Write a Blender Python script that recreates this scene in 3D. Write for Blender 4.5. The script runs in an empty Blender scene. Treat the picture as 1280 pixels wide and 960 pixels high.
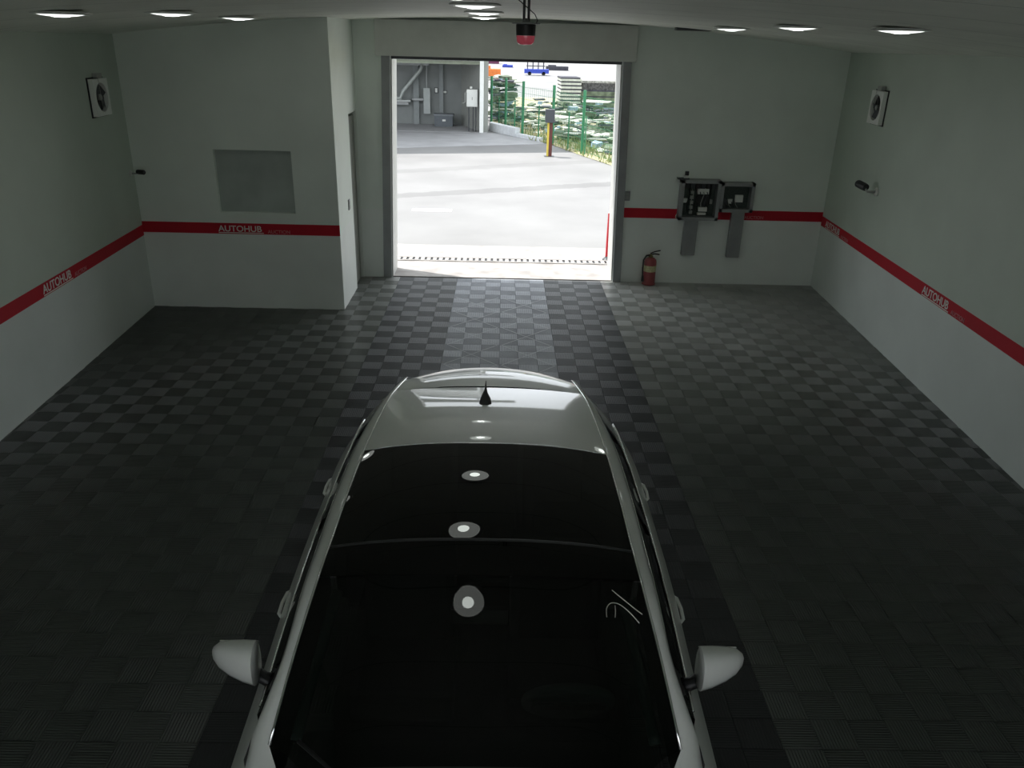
import bpy, bmesh, math, random
from mathutils import Vector, Matrix

random.seed(7)
SC = bpy.context.scene
COL = SC.collection

# ------------------------------------------------------------------ camera
CAM = Vector((-0.075, -11.588, 3.307))
PITCH, YAW, ROLL, FPX = math.radians(23.271), math.radians(1.078), math.radians(1.5), 1007.0
_cp, _sp, _cy, _sy = math.cos(PITCH), math.sin(PITCH), math.cos(YAW), math.sin(YAW)
FWD = Vector((_sy * _cp, _cy * _cp, -_sp))
_rt = Vector((_cy, -_sy, 0)); _up = _rt.cross(FWD)
RT = _rt * math.cos(ROLL) + _up * math.sin(ROLL)
UP = -_rt * math.sin(ROLL) + _up * math.cos(ROLL)
cd = bpy.data.cameras.new('camera'); cam = bpy.data.objects.new('camera', cd); COL.objects.link(cam)
cd.sensor_fit = 'HORIZONTAL'; cd.sensor_width = 36.0; cd.lens = FPX / 1280 * 36.0
cd.clip_start = 0.05; cd.clip_end = 600
m = Matrix((RT, UP, -FWD)).transposed().to_4x4(); m.translation = CAM
cam.matrix_world = m
SC.camera = cam


def pix(p):
    d = Vector(p) - CAM; z = d.dot(FWD)
    return (640 + FPX * d.dot(RT) / z, 480 - FPX * d.dot(UP) / z, z)


# ------------------------------------------------------------------ sky, sun, exposure
world = bpy.data.worlds.new('sky'); SC.world = world; world.use_nodes = True
wn = world.node_tree.nodes; wl = world.node_tree.links; wn.clear()
# bright, slightly hazy summer sky
bg = wn.new('ShaderNodeBackground'); bg.inputs['Color'].default_value = (0.90, 0.95, 1.0, 1); bg.inputs['Strength'].default_value = 2.4
wo = wn.new('ShaderNodeOutputWorld')
wl.new(bg.outputs[0], wo.inputs[0])

sd = bpy.data.lights.new('sun', 'SUN'); sun = bpy.data.objects.new('sun', sd); COL.objects.link(sun)
sd.energy = 6.7; sd.angle = math.radians(0.6); sd.color = (1.0, 0.97, 0.93)
sun.rotation_euler = Vector((0.36, -0.17, -0.92)).to_track_quat('-Z', 'Y').to_euler()
sun.location = (-6, 9, 14)

SC.view_settings.view_transform = 'Standard'
SC.view_settings.look = 'None'
SC.view_settings.gamma = 1.0
SC.view_settings.use_curve_mapping = False
SC.view_settings.exposure = 0.0
SC.cycles.max_bounces = 10
SC.cycles.diffuse_bounces = 6
SC.cycles.caustics_reflective = False
SC.cycles.caustics_refractive = False
SC.cycles.sample_clamp_indirect = 6.0


# ------------------------------------------------------------------ materials
MATS = {}


def mat(name, col, rough=0.6, metal=0.0, noise=0.0, nscale=8.0, bump=0.0, bscale=60.0, coat=0.0, spec=0.5, emit=None, estr=0.0):
    if name in MATS:
        return MATS[name]
    mm = bpy.data.materials.new(name); mm.use_nodes = True
    nt = mm.node_tree; n = nt.nodes; l = nt.links
    b = n['Principled BSDF']
    b.inputs['Base Color'].default_value = (*col, 1)
    b.inputs['Roughness'].default_value = rough
    b.inputs['Metallic'].default_value = metal
    b.inputs['Specular IOR Level'].default_value = spec
    b.inputs['Coat Weight'].default_value = coat
    b.inputs['Coat Roughness'].default_value = 0.03
    if emit:
        b.inputs['Emission Color'].default_value = (*emit, 1)
        b.inputs['Emission Strength'].default_value = estr
    tc = n.new('ShaderNodeTexCoord')
    if noise:
        t = n.new('ShaderNodeTexNoise'); t.inputs['Scale'].default_value = nscale; t.inputs['Detail'].default_value = 5
        r = n.new('ShaderNodeMapRange'); r.inputs['To Min'].default_value = 1 - noise; r.inputs['To Max'].default_value = 1 + noise
        r.inputs['From Min'].default_value = 0.3; r.inputs['From Max'].default_value = 0.7
        mx = n.new('ShaderNodeVectorMath'); mx.operation = 'SCALE'
        mx.inputs[0].default_value = col
        l.new(tc.outputs['Object'], t.inputs['Vector']); l.new(t.outputs['Fac'], r.inputs['Value'])
        l.new(r.outputs[0], mx.inputs['Scale']); l.new(mx.outputs[0], b.inputs['Base Color'])
    if bump:
        t2 = n.new('ShaderNodeTexNoise'); t2.inputs['Scale'].default_value = bscale; t2.inputs['Detail'].default_value = 3
        bp = n.new('ShaderNodeBump'); bp.inputs['Strength'].default_value = bump; bp.inputs['Distance'].default_value = 0.004
        l.new(tc.outputs['Object'], t2.inputs['Vector']); l.new(t2.outputs['Fac'], bp.inputs['Height'])
        l.new(bp.outputs[0], b.inputs['Normal'])
    MATS[name] = mm
    return mm


def glass(name, tint, ior=1.45, rough=0.0):
    mm = bpy.data.materials.new(name); mm.use_nodes = True
    nt = mm.node_tree; n = nt.nodes; l = nt.links; n.clear()
    o = n.new('ShaderNodeOutputMaterial'); tr = n.new('ShaderNodeBsdfTransparent'); gl = n.new('ShaderNodeBsdfGlossy')
    tr.inputs[0].default_value = (*tint, 1); gl.inputs['Roughness'].default_value = rough
    fr = n.new('ShaderNodeFresnel'); ge = n.new('ShaderNodeNewGeometry'); mr_ = n.new('ShaderNodeMapRange')
    mr_.inputs['To Min'].default_value = ior; mr_.inputs['To Max'].default_value = 1 / ior
    l.new(ge.outputs['Backfacing'], mr_.inputs['Value']); l.new(mr_.outputs[0], fr.inputs['IOR'])
    mx = n.new('ShaderNodeMixShader')
    l.new(fr.outputs[0], mx.inputs[0]); l.new(tr.outputs[0], mx.inputs[1]); l.new(gl.outputs[0], mx.inputs[2]); l.new(mx.outputs[0], o.inputs[0])
    MATS[name] = mm
    return mm


CEIL = mat('ceiling_paint', (0.82, 0.85, 0.77), 0.6, noise=0.05, nscale=2.0, bump=0.1, bscale=50)
RED = mat('red_band', (0.50, 0.014, 0.030), 0.6, noise=0.06, nscale=3, spec=0.25)
WHITE_PRINT = mat('white_print', (0.80, 0.78, 0.74), 0.5, noise=0.03)
PINK_PRINT = mat('pink_print', (0.62, 0.20, 0.22), 0.5, noise=0.03)
STEEL = mat('grey_steel', (0.30, 0.31, 0.31), 0.45, 0.3, noise=0.08, nscale=5)
SHUTTER = mat('shutter_cover', (0.60, 0.62, 0.58), 0.5, noise=0.06, nscale=4)
JAMB = mat('jamb_paint', (0.62, 0.63, 0.60), 0.5, noise=0.06)
DKSTEEL = mat('dark_steel', (0.07, 0.075, 0.08), 0.5, 0.4, noise=0.1)
BLACKPL = mat('black_plastic', (0.015, 0.016, 0.017), 0.45, noise=0.1)
GREYPL = mat('grey_plastic', (0.38, 0.39, 0.37), 0.5, noise=0.05)
WHITEPL = mat('white_plastic', (0.72, 0.73, 0.70), 0.45, noise=0.04)
BROWN = mat('brown_door_frame', (0.13, 0.115, 0.08), 0.5, noise=0.12, nscale=12)
DOORM = mat('office_door', (0.24, 0.25, 0.22), 0.5, noise=0.08)
PAPER = mat('paper_label', (0.75, 0.76, 0.72), 0.7, noise=0.05)
PCB = mat('circuit_green', (0.05, 0.07, 0.06), 0.6, noise=0.3, nscale=60)
EXTRED = mat('extinguisher_red', (0.30, 0.055, 0.06), 0.4, noise=0.08, coat=0.4)
BRASS = mat('brass_valve', (0.20, 0.17, 0.07), 0.4, 0.5, noise=0.1)
YLABEL = mat('yellow_label', (0.55, 0.52, 0.30), 0.6, noise=0.25, nscale=40)
CHROME = mat('chrome_trim', (0.80, 0.81, 0.80), 0.16, 1.0, noise=0.03)
BEACONRED = mat('beacon_red_lens', (0.70, 0.10, 0.14), 0.2, noise=0.1, nscale=30, coat=0.5, emit=(1.0, 0.15, 0.22), estr=0.10)
LAMP = mat('lamp_core', (0.9, 0.9, 0.9), 0.5, emit=(0.93, 1.0, 0.94), estr=14.0)
LAMPRIM = mat('lamp_diffuser', (0.9, 0.9, 0.9), 0.5, emit=(0.95, 1.0, 0.94), estr=1.8)
def two_tone(name, low, high, z):
    mm = mat(name, low, 0.55, noise=0.05, nscale=1.3, bump=0.12, bscale=90)
    n = mm.node_tree.nodes; l = mm.node_tree.links
    tc = n.new('ShaderNodeTexCoord'); sx = n.new('ShaderNodeSeparateXYZ'); gt = n.new('ShaderNodeMath'); gt.operation = 'GREATER_THAN'; gt.inputs[1].default_value = z
    vm = [q for q in n if q.type == 'VECT_MATH'][0]; mx = n.new('ShaderNodeMix'); mx.data_type = 'RGBA'
    mx.inputs['A'].default_value = (*low, 1); mx.inputs['B'].default_value = (*high, 1)
    l.new(tc.outputs['Object'], sx.inputs[0]); l.new(sx.outputs['Z'], gt.inputs[0]); l.new(gt.outputs[0], mx.inputs['Factor']); l.new(mx.outputs['Result'], vm.inputs[0])
    return mm


# grey-green paint above the red band, whiter paint below it
WALL = two_tone('wall_two_tone', (0.70, 0.75, 0.72), (0.54, 0.61, 0.535), 1.0)
WALL_GLARE = two_tone('wall_two_tone_glare', (0.82, 0.86, 0.82), (0.80, 0.86, 0.80), 1.0)  # same wall paint, lightened; lens glare near the gate put into its colour
# tiles
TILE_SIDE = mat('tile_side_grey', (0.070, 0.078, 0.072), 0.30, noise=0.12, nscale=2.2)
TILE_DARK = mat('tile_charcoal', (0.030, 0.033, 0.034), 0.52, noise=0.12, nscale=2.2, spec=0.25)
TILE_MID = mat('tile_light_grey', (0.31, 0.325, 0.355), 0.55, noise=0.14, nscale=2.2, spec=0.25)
def gate_glow(mm, centre, rad, col, amt):
    """lightens the colour towards the gate, painting in the daylight and glare there"""
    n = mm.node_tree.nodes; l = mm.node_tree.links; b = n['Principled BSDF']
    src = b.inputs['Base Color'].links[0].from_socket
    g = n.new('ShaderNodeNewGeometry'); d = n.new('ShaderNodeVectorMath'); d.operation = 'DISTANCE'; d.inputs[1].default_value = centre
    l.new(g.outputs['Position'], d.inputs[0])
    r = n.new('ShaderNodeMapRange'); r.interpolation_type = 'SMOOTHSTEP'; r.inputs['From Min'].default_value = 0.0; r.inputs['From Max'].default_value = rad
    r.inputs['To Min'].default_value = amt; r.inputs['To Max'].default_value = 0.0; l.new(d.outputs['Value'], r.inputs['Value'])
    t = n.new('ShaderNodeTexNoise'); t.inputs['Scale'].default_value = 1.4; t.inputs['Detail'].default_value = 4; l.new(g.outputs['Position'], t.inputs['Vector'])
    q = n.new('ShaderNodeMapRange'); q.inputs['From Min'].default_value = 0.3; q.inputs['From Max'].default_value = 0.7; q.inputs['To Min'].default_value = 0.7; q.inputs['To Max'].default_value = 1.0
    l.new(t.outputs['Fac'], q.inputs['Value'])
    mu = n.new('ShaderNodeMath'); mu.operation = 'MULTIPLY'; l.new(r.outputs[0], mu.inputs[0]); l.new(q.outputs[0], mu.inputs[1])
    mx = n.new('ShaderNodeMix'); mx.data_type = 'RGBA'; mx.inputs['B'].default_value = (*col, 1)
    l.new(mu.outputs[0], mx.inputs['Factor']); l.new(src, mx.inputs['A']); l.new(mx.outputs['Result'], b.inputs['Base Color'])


gate_glow(TILE_SIDE, (1.9, -0.4, 0), 6.0, (0.50, 0.51, 0.49), 0.95)  # floor brightness near the gate is put into the tile colour
gate_glow(TILE_DARK, (-0.2, 0.2, 0), 6.0, (0.30, 0.31, 0.32), 0.35)  # weaker painted brightness on the charcoal strips
SLAB = mat('slab_concrete', (0.05, 0.052, 0.05), 0.8, noise=0.15)
CHALK = mat('chalk', (0.46, 0.47, 0.50), 0.8, noise=0.2, nscale=30)
# outside
CONC = None
SHADEC = mat('garage_concrete', (0.33, 0.33, 0.34), 0.7, noise=0.12, nscale=1.5, bump=0.2)
OPPWALL = mat('garage_wall_grey', (0.22, 0.235, 0.23), 0.7, noise=0.08, nscale=2)
OPPWHITE = mat('garage_white_frame', (0.85, 0.86, 0.84), 0.5, noise=0.03)
GREEN = mat('fence_green', (0.03, 0.19, 0.085), 0.45, noise=0.1)
DIRT = mat('verge_soil', (0.36, 0.33, 0.20), 0.9, noise=0.35, nscale=6, bump=0.4)
WEED = mat('weeds', (0.23, 0.27, 0.10), 0.8, noise=0.3, nscale=5)
STRAW = mat('dry_straw', (0.55, 0.44, 0.27), 0.8, noise=0.2)
TARP = mat('green_tarp', (0.115, 0.145, 0.095), 0.8, noise=0.5, nscale=4)
BOARD = mat('pale_board', (0.48, 0.50, 0.44), 0.8, noise=0.15)
DKBOARD = mat('dark_board', (0.045, 0.045, 0.06), 0.8, noise=0.3, nscale=6)
BLUE = mat('blue_paint', (0.02, 0.05, 0.36), 0.5, noise=0.1)
ORANGE = mat('orange_paint', (0.60, 0.17, 0.03), 0.5, noise=0.15)
MAROON = mat('maroon_paint', (0.12, 0.02, 0.07), 0.5, noise=0.15)
POSTBR = mat('post_brown', (0.10, 0.025, 0.02), 0.6, noise=0.15)
POSTYE = mat('post_yellow', (0.55, 0.42, 0.06), 0.6, noise=0.1)
POLERED = mat('pole_red', (0.55, 0.015, 0.03), 0.4, noise=0.06)
# car
PAINT = mat('silver_white_paint', (0.74, 0.76, 0.73), 0.35, 0.0, noise=0.01, nscale=40, coat=1.0)
RUBBER = mat('tyre_rubber', (0.012, 0.012, 0.012), 0.8, noise=0.1)
INTER = mat('car_interior', (0.012, 0.014, 0.014), 0.75, noise=0.15, nscale=20)
INTER2 = mat('car_pillar_trim', (0.07, 0.10, 0.095), 0.8, noise=0.05)
REDLENS = mat('tail_lens', (0.35, 0.01, 0.015), 0.12, noise=0.05, coat=1.0)
CLEARLENS = mat('head_lens', (0.55, 0.58, 0.6), 0.08, 0.2, noise=0.05, coat=1.0)
ALLOY = mat('alloy_rim', (0.5, 0.51, 0.52), 0.3, 0.9, noise=0.04)
GLASS_CAR = glass('tinted_windscreen', (0.16, 0.19, 0.17))
GLASS_ROOF = glass('tinted_roof_glass', (0.01, 0.012, 0.012))


# ------------------------------------------------------------------ mesh builder
class MB:
    def __init__(s):
        s.v = []; s.f = []; s.mi = []

    def add(s, vs, fs, k=0):
        b = len(s.v); s.v += [Vector(p) for p in vs]
        for f in fs:
            s.f.append([i + b for i in f]); s.mi.append(k)
        return s

    def box(s, c, d, rot=None, k=0):
        c = Vector(c); hx, hy, hz = d[0] / 2, d[1] / 2, d[2] / 2
        vs = [Vector((x, y, z)) for x in (-hx, hx) for y in (-hy, hy) for z in (-hz, hz)]
        if rot is not None:
            vs = [rot @ p for p in vs]
        return s.add([p + c for p in vs], [(0, 1, 3, 2), (4, 6, 7, 5), (0, 4, 5, 1), (2, 3, 7, 6), (0, 2, 6, 4), (1, 5, 7, 3)], k)

    def span(s, a, b, k=0):
        return s.box([(a[i] + b[i]) / 2 for i in range(3)], [abs(b[i] - a[i]) for i in range(3)], None, k)

    def cyl(s, p0, p1, r0, r1=None, n=14, k=0, caps=True):
        p0, p1 = Vector(p0), Vector(p1); r1 = r0 if r1 is None else r1
        d = (p1 - p0).normalized(); u = d.orthogonal().normalized(); w = d.cross(u)
        vs = []
        for p, r in ((p0, r0), (p1, r1)):
            for i in range(n):
                a = 2 * math.pi * i / n; vs.append(p + u * (r * math.cos(a)) + w * (r * math.sin(a)))
        fs = [(i, (i + 1) % n, n + (i + 1) % n, n + i) for i in range(n)]
        if caps:
            fs += [tuple(range(n))[::-1], tuple(range(n, 2 * n))]
        return s.add(vs, fs, k)

    def tube(s, path, r, n=8, k=0):
        path = [Vector(p) for p in path]; vs = []; N = len(path)
        rr = r if isinstance(r, (list, tuple)) else [r] * N
        u = None
        for i, p in enumerate(path):
            t = (path[min(i + 1, N - 1)] - path[max(i - 1, 0)]).normalized()
            if u is None:
                u = t.orthogonal().normalized()
            u = (u - t * u.dot(t)).normalized(); w = t.cross(u)
            for j in range(n):
                a = 2 * math.pi * j / n; vs.append(p + u * (rr[i] * math.cos(a)) + w * (rr[i] * math.sin(a)))
        fs = []
        for i in range(N - 1):
            for j in range(n):
                fs.append((i * n + j, i * n + (j + 1) % n, (i + 1) * n + (j + 1) % n, (i + 1) * n + j))
        fs += [tuple(range(n))[::-1], tuple(range((N - 1) * n, N * n))]
        return s.add(vs, fs, k)

    def lathe(s, prof, o, axis=(0, 0, 1), n=24, k=0):
        ax = Vector(axis).normalized(); u = ax.orthogonal().normalized(); w = ax.cross(u); o = Vector(o)
        vs = []
        for r, h in prof:
            for i in range(n):
                a = 2 * math.pi * i / n; vs.append(o + ax * h + u * (r * math.cos(a)) + w * (r * math.sin(a)))
        fs = []
        for j in range(len(prof) - 1):
            for i in range(n):
                fs.append((j * n + i, j * n + (i + 1) % n, (j + 1) * n + (i + 1) % n, (j + 1) * n + i))
        if prof[0][0] > 1e-5: fs.append(tuple(range(n))[::-1])
        if prof[-1][0] > 1e-5: fs.append(tuple(range((len(prof) - 1) * n, len(prof) * n)))
        return s.add(vs, fs, k)

    def grid(s, rows, k=0, flip=False):
        n = len(rows[0]); vs = [p for r in rows for p in r]; fs = []
        for i in range(len(rows) - 1):
            for j in range(n - 1):
                q = (i * n + j, i * n + j + 1, (i + 1) * n + j + 1, (i + 1) * n + j)
                fs.append(q[::-1] if flip else q)
        return s.add(vs, fs, k)

    def prism(s, poly, d, k=0):
        """closed polygon (list of 3D points) extruded by vector d"""
        d = Vector(d); n = len(poly); a = [Vector(p) for p in poly]
        return s.add(a + [p + d for p in a], [tuple(range(n))[::-1], tuple(range(n, 2 * n))] + [(i, (i + 1) % n, n + (i + 1) % n, n + i) for i in range(n)], k)

    def build(s, name, mats, parent=None, org=None, smooth=False, bevel=0.0, weld=False, recalc=True, angle=None):
        if org is None:
            org = ORG.get(parent.name, Vector()) if parent is not None else Vector()
        me = bpy.data.meshes.new(name)
        me.from_pydata([tuple(p - Vector(org)) for p in s.v], [], s.f)
        for mm in (mats if isinstance(mats, (list, tuple)) else [mats]):
            me.materials.append(mm)
        if any(s.mi):
            me.polygons.foreach_set('material_index', s.mi)
        bm = bmesh.new(); bm.from_mesh(me)
        if weld: bmesh.ops.remove_doubles(bm, verts=bm.verts, dist=0.0005)
        if bevel: bmesh.ops.bevel(bm, geom=list(bm.edges), offset=bevel, segments=2, profile=0.7, affect='EDGES', clamp_overlap=True)
        if recalc: bmesh.ops.recalc_face_normals(bm, faces=bm.faces)
        bm.to_mesh(me); bm.free()
        if smooth:
            me.polygons.foreach_set('use_smooth', [True] * len(me.polygons))
            if angle: me.set_sharp_from_angle(angle=math.radians(angle))
        me.update()
        o = bpy.data.objects.new(name, me); COL.objects.link(o)
        if parent is None:
            o.location = org
        else:
            o.parent = parent
            ORG[o.name] = Vector(org)
        return o


ORG = {}


def tag(o, label=None, cat=None, group=None, kind=None):
    if label: o['label'] = label
    if cat: o['category'] = cat
    if group: o['group'] = group
    if kind: o['kind'] = kind
    return o


def thing(name, loc, label, cat, group=None):
    o = bpy.data.objects.new(name, None); COL.objects.link(o); o.location = loc; o.empty_display_size = 0.1
    ORG[o.name] = Vector(loc)
    return tag(o, label, cat, group)


def copy_tree(src, loc, label, group=None, parent=None):
    r = src.copy(); COL.objects.link(r)
    if parent is None:
        r.location = loc; r['label'] = label
        if group: r['group'] = group
    else:
        r.parent = parent
    for ch in list(src.children):
        copy_tree(ch, None, None, None, r)
    return r


def struct(o):
    o['kind'] = 'structure'; return o


def text_part(name, body, size, origin, ux, uz, material, parent, org, stretch=1.0, push=0.003):
    """flat lettering laid on a wall: ux = reading direction, uz = up"""
    cu = bpy.data.curves.new('lettering', 'FONT'); cu.body = body; cu.size = size; cu.extrude = 0.0012; cu.offset = size * 0.012
    t = bpy.data.objects.new('lettering', cu); COL.objects.link(t)
    dg = bpy.context.evaluated_depsgraph_get()
    me = bpy.data.meshes.new_from_object(t.evaluated_get(dg))
    bpy.data.objects.remove(t); bpy.data.curves.remove(cu)
    ux = Vector(ux).normalized(); uz = Vector(uz).normalized(); nn = ux.cross(uz)
    for vv in me.vertices:
        p = vv.co.copy(); vv.co = Vector(origin) + ux * p.x * stretch + uz * p.y + nn * (p.z + push) - Vector(org)
    me.materials.clear(); me.materials.append(material); me.name = name
    o = bpy.data.objects.new(name, me); COL.objects.link(o); o.parent = parent
    return o


# ------------------------------------------------------------------ room shell
def XR(y): return 4.575 + 0.0537 * y
def XL(y): return -4.615 - 0.047 * y
def ZC(x): return 3.535 - 0.0145 * x * x


YB = 0.05      # inner face of the back wall
YO = 0.55      # outer face
YF = -12.3     # wall behind the camera
OFY, OFX = -1.55, -2.09   # office partition faces
DX0, DX1, DZ = -1.68, 1.60, 3.05
DX0T, DX1T = -1.60, 1.52

# floor slab + interlocking ribbed tiles
floor = MB().span((-5.2, YF - 0.3, -0.25), (5.2, YO, -0.016)).build('floor', SLAB)
struct(floor)
PX, PS = 0.2125, 0.2
X0 = -1.555
cols = []
for i in range(14):
    z = 'mid' if 4 <= i < 10 else 'dark'
    cols.append((X0 + i * PX, PX, z, i))
for i in range(16):
    cols.append((X0 + 14 * PX + i * PS, PS, 'side', 14 + i))
    cols.append((X0 - (i + 1) * PS, PS, 'side', -1 - i))
YT0 = 0.045
rows_n = 62
NR = 12


def tile_geo(mb, cx, cy, w, d, orient, k, dep=0.005):
    """one ribbed tile: thin plate, ribs running along X (0) or Y (1)"""
    g = 0.0015; x0, x1, y0, y1 = cx - w / 2 + g, cx + w / 2 - g, cy - d / 2 + g, cy + d / 2 - g
    zb, zt = -dep, 0.0
    vs = [(x0, y0, zb), (x1, y0, zb), (x1, y1, zb), (x0, y1, zb), (x0, y0, -0.016), (x1, y0, -0.016), (x1, y1, -0.016), (x0, y1, -0.016)]
    fs = [(0, 1, 2, 3), (4, 5, 1, 0), (5, 6, 2, 1), (6, 7, 3, 2), (7, 4, 0, 3)]
    mb.add(vs, fs, k)
    for j in range(NR):
        if orient:
            p = (x1 - x0) / NR; a = x0 + j * p
            q = [(a + p * 0.05, y0, zb), (a + p * 0.18, y0, zt), (a + p * 0.66, y0, zt), (a + p * 0.79, y0, zb)]
            r = [(t[0], y1, t[2]) for t in q]
        else:
            p = (y1 - y0) / NR; a = y0 + j * p
            q = [(x0, a + p * 0.05, zb), (x0, a + p * 0.18, zt), (x0, a + p * 0.66, zt), (x0, a + p * 0.79, zb)]
            r = [(x1, t[1], t[2]) for t in q]
        fl = [(0, 1, 5, 4), (1, 2, 6, 5), (2, 3, 7, 6)]
        if orient: fl = [tuple(reversed(t)) for t in fl]
        mb.add(q + r, fl, k)


ZM = {'side': 0, 'dark': 1, 'mid': 2}
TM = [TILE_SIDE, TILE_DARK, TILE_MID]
tiles = []
for (xl, w, z, ci) in cols:
    for r in range(rows_n):
        cy = YT0 - (r + 0.5) * PS; cx = xl + w / 2
        if cx - w / 2 > XR(cy) or cx + w / 2 < XL(cy): continue
        if cx + w / 2 < OFX and cy - PS / 2 > OFY: continue
        px, py, dz = pix((cx, cy, 0))
        area = w * PS / (dz * dz) * abs((Vector((cx, cy, 0)) - CAM).normalized().z)
        vis = dz > 0 and 4 < px < 1276 and 0 < py < 955
        if -1.02 < cx < 0.75 and cy < -5.2: vis = False
        if vis and cy < -8.9 and -1.3 < cx < 1.05: vis = False
        tiles.append((vis, area, cx, cy, w, z, (ci + r) % 2))
tiles.sort(key=lambda t: (-t[0], -t[1]))
protos = {}
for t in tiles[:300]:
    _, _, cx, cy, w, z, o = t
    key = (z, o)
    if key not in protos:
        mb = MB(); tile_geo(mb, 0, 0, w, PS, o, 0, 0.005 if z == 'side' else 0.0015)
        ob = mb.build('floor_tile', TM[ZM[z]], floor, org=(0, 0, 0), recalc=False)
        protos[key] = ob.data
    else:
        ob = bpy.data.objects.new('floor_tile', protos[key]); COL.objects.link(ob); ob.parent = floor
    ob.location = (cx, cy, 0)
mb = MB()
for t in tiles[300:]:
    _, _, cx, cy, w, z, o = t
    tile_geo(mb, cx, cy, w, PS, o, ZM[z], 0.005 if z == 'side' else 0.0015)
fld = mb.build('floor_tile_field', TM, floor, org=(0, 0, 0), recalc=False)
tag(fld, kind='stuff')
# pale criss-cross scuff lines on the centre strip
mb = MB()
xa, xb = X0 + 4 * PX, X0 + 10 * PX
for k in range(7):
    y = -0.9 - k * 0.62
    for sgn in (1, -1):
        for (u0, u1) in ((0.02, 0.48), (0.52, 0.98)):
            p0 = Vector((xa + (xb - xa) * u0, y + (0.0 if sgn > 0 else -0.62), 0.0006)); p1 = Vector((xa + (xb - xa) * u1, y + (-0.62 if sgn > 0 else 0.0), 0.0006))
            d = (p1 - p0).normalized(); nrm = Vector((-d.y, d.x, 0)) * 0.006
            mb.add([p0 - nrm, p1 - nrm, p1 + nrm, p0 + nrm, ], [(0, 1, 2, 3)])
tag(mb.build('scuff_mark', CHALK, floor, org=(0, 0, 0)), 'pale criss-cross scuff lines')

# walls
T = 0.25
mb = MB()
mb.prism([(XL(YB + 0.6), YB + 0.6, -0.02), (XL(YF), YF, -0.02), (XL(YF) - T, YF, -0.02), (XL(YB + 0.6) - T, YB + 0.6, -0.02)], (0, 0, 3.75))
wall_left = struct(mb.build('wall_left', WALL))
mb = MB()
mb.prism([(XR(YB + 0.6), YB + 0.6, -0.02), (XR(YF), YF, -0.02), (XR(YF) + T, YF, -0.02), (XR(YB + 0.6) + T, YB + 0.6, -0.02)], (0, 0, 3.75))
wall_right = struct(mb.build('wall_right', WALL))
mb = MB()   # entry wall behind the viewpoint, with its open gate
FG0, FG1, FGZ = -2.3, 2.1, 1.7
mb.span((-4.6, YF - T, -0.02), (FG0, YF, 3.73)); mb.span((FG1, YF - T, -0.02), (4.6, YF, 3.73)); mb.span((FG0, YF - T, FGZ), (FG1, YF, 3.73))
struct(mb.build('wall_front', WALL))
mb = MB()   # back wall around the gate
mb.prism([(DX1, YB, -0.02), (4.62, YB, -0.02), (4.62, YB, 3.72), (DX1T, YB, 3.72), (DX1T, YB, DZ)], (0, YO - YB, 0))
mb.prism([(-4.66, YB, -0.02), (DX0, YB, -0.02), (DX0T, YB, DZ), (DX0T, YB, 3.72), (-4.66, YB, 3.72)], (0, YO - YB, 0))
mb.prism([(DX0T, YB, DZ), (DX1T, YB, DZ), (DX1T, YB, 3.72), (DX0T, YB, 3.72)], (0, YO - YB, 0))
wall_back = struct(mb.build('wall_back', WALL_GLARE))
# office partition: front face and side face with a doorway and a window opening
WX0, WX1, WZ0, WZ1 = -3.555, -2.625, 1.235, 1.985
mb = MB(); t = 0.12
mb.span((-4.60, OFY, -0.02), (WX0, OFY + t, 3.60)); mb.span((WX1, OFY, -0.02), (OFX, OFY + t, 3.60))
mb.span((WX0, OFY, -0.02), (WX1, OFY + t, WZ0)); mb.span((WX0, OFY, WZ1), (WX1, OFY + t, 3.60))
struct(mb.build('wall_office_front', WALL_GLARE))
DY0, DY1, DH = -0.56, 0.02, 2.34
mb = MB()
mb.span((OFX - t, OFY + t, -0.02), (OFX, DY0, 3.60)); mb.span((OFX - t, DY0, DH), (OFX, YB, 3.60)); mb.span((OFX - t, DY1, -0.02), (OFX, YB, DH))
struct(mb.build('wall_office_side', WALL_GLARE))
# office door
door = struct(MB().span((OFX - 0.075, DY0 + 0.05, 0.01), (OFX - 0.035, DY1 - 0.03, DH - 0.05)).build('door_1', DOORM, org=(OFX, DY0, 0)))
mb = MB()
for (y0, y1) in ((DY0, DY0 + 0.05), (DY1 - 0.03, DY1)):
    mb.span((OFX - t, y0, 0), (OFX + 0.006, y1, DH))
mb.span((OFX - t, DY0, DH - 0.05), (OFX + 0.006, DY1, DH))
mb.build('door_frame', BROWN, door)
hd = MB().cyl((OFX - 0.035, DY0 + 0.13, 1.0), (OFX + 0.02, DY0 + 0.13, 1.0), 0.012).cyl((OFX + 0.02, DY0 + 0.125, 1.0), (OFX + 0.02, DY0 + 0.24, 1.0), 0.010).build('door_handle', STEEL, door, smooth=True, angle=40)
# office window
win = struct(MB().span((WX0, OFY + 0.055, WZ0), (WX1, OFY + 0.063, WZ1)).build('window_1', mat('frosted_pane', (0.44, 0.49, 0.46), 0.45, noise=0.10, nscale=3), org=(WX0, OFY, WZ0)))
mb = MB(); fw = 0.045
mb.span((WX0, OFY + 0.02, WZ0), (WX0 + fw, OFY + 0.10, WZ1)); mb.span((WX1 - fw, OFY + 0.02, WZ0), (WX1, OFY + 0.10, WZ1))
mb.span((WX0, OFY + 0.02, WZ0), (WX1, OFY + 0.10, WZ0 + fw)); mb.span((WX0, OFY + 0.02, WZ1 - fw), (WX1, OFY + 0.10, WZ1))
mb.build('window_frame', GREYPL, win)
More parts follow.
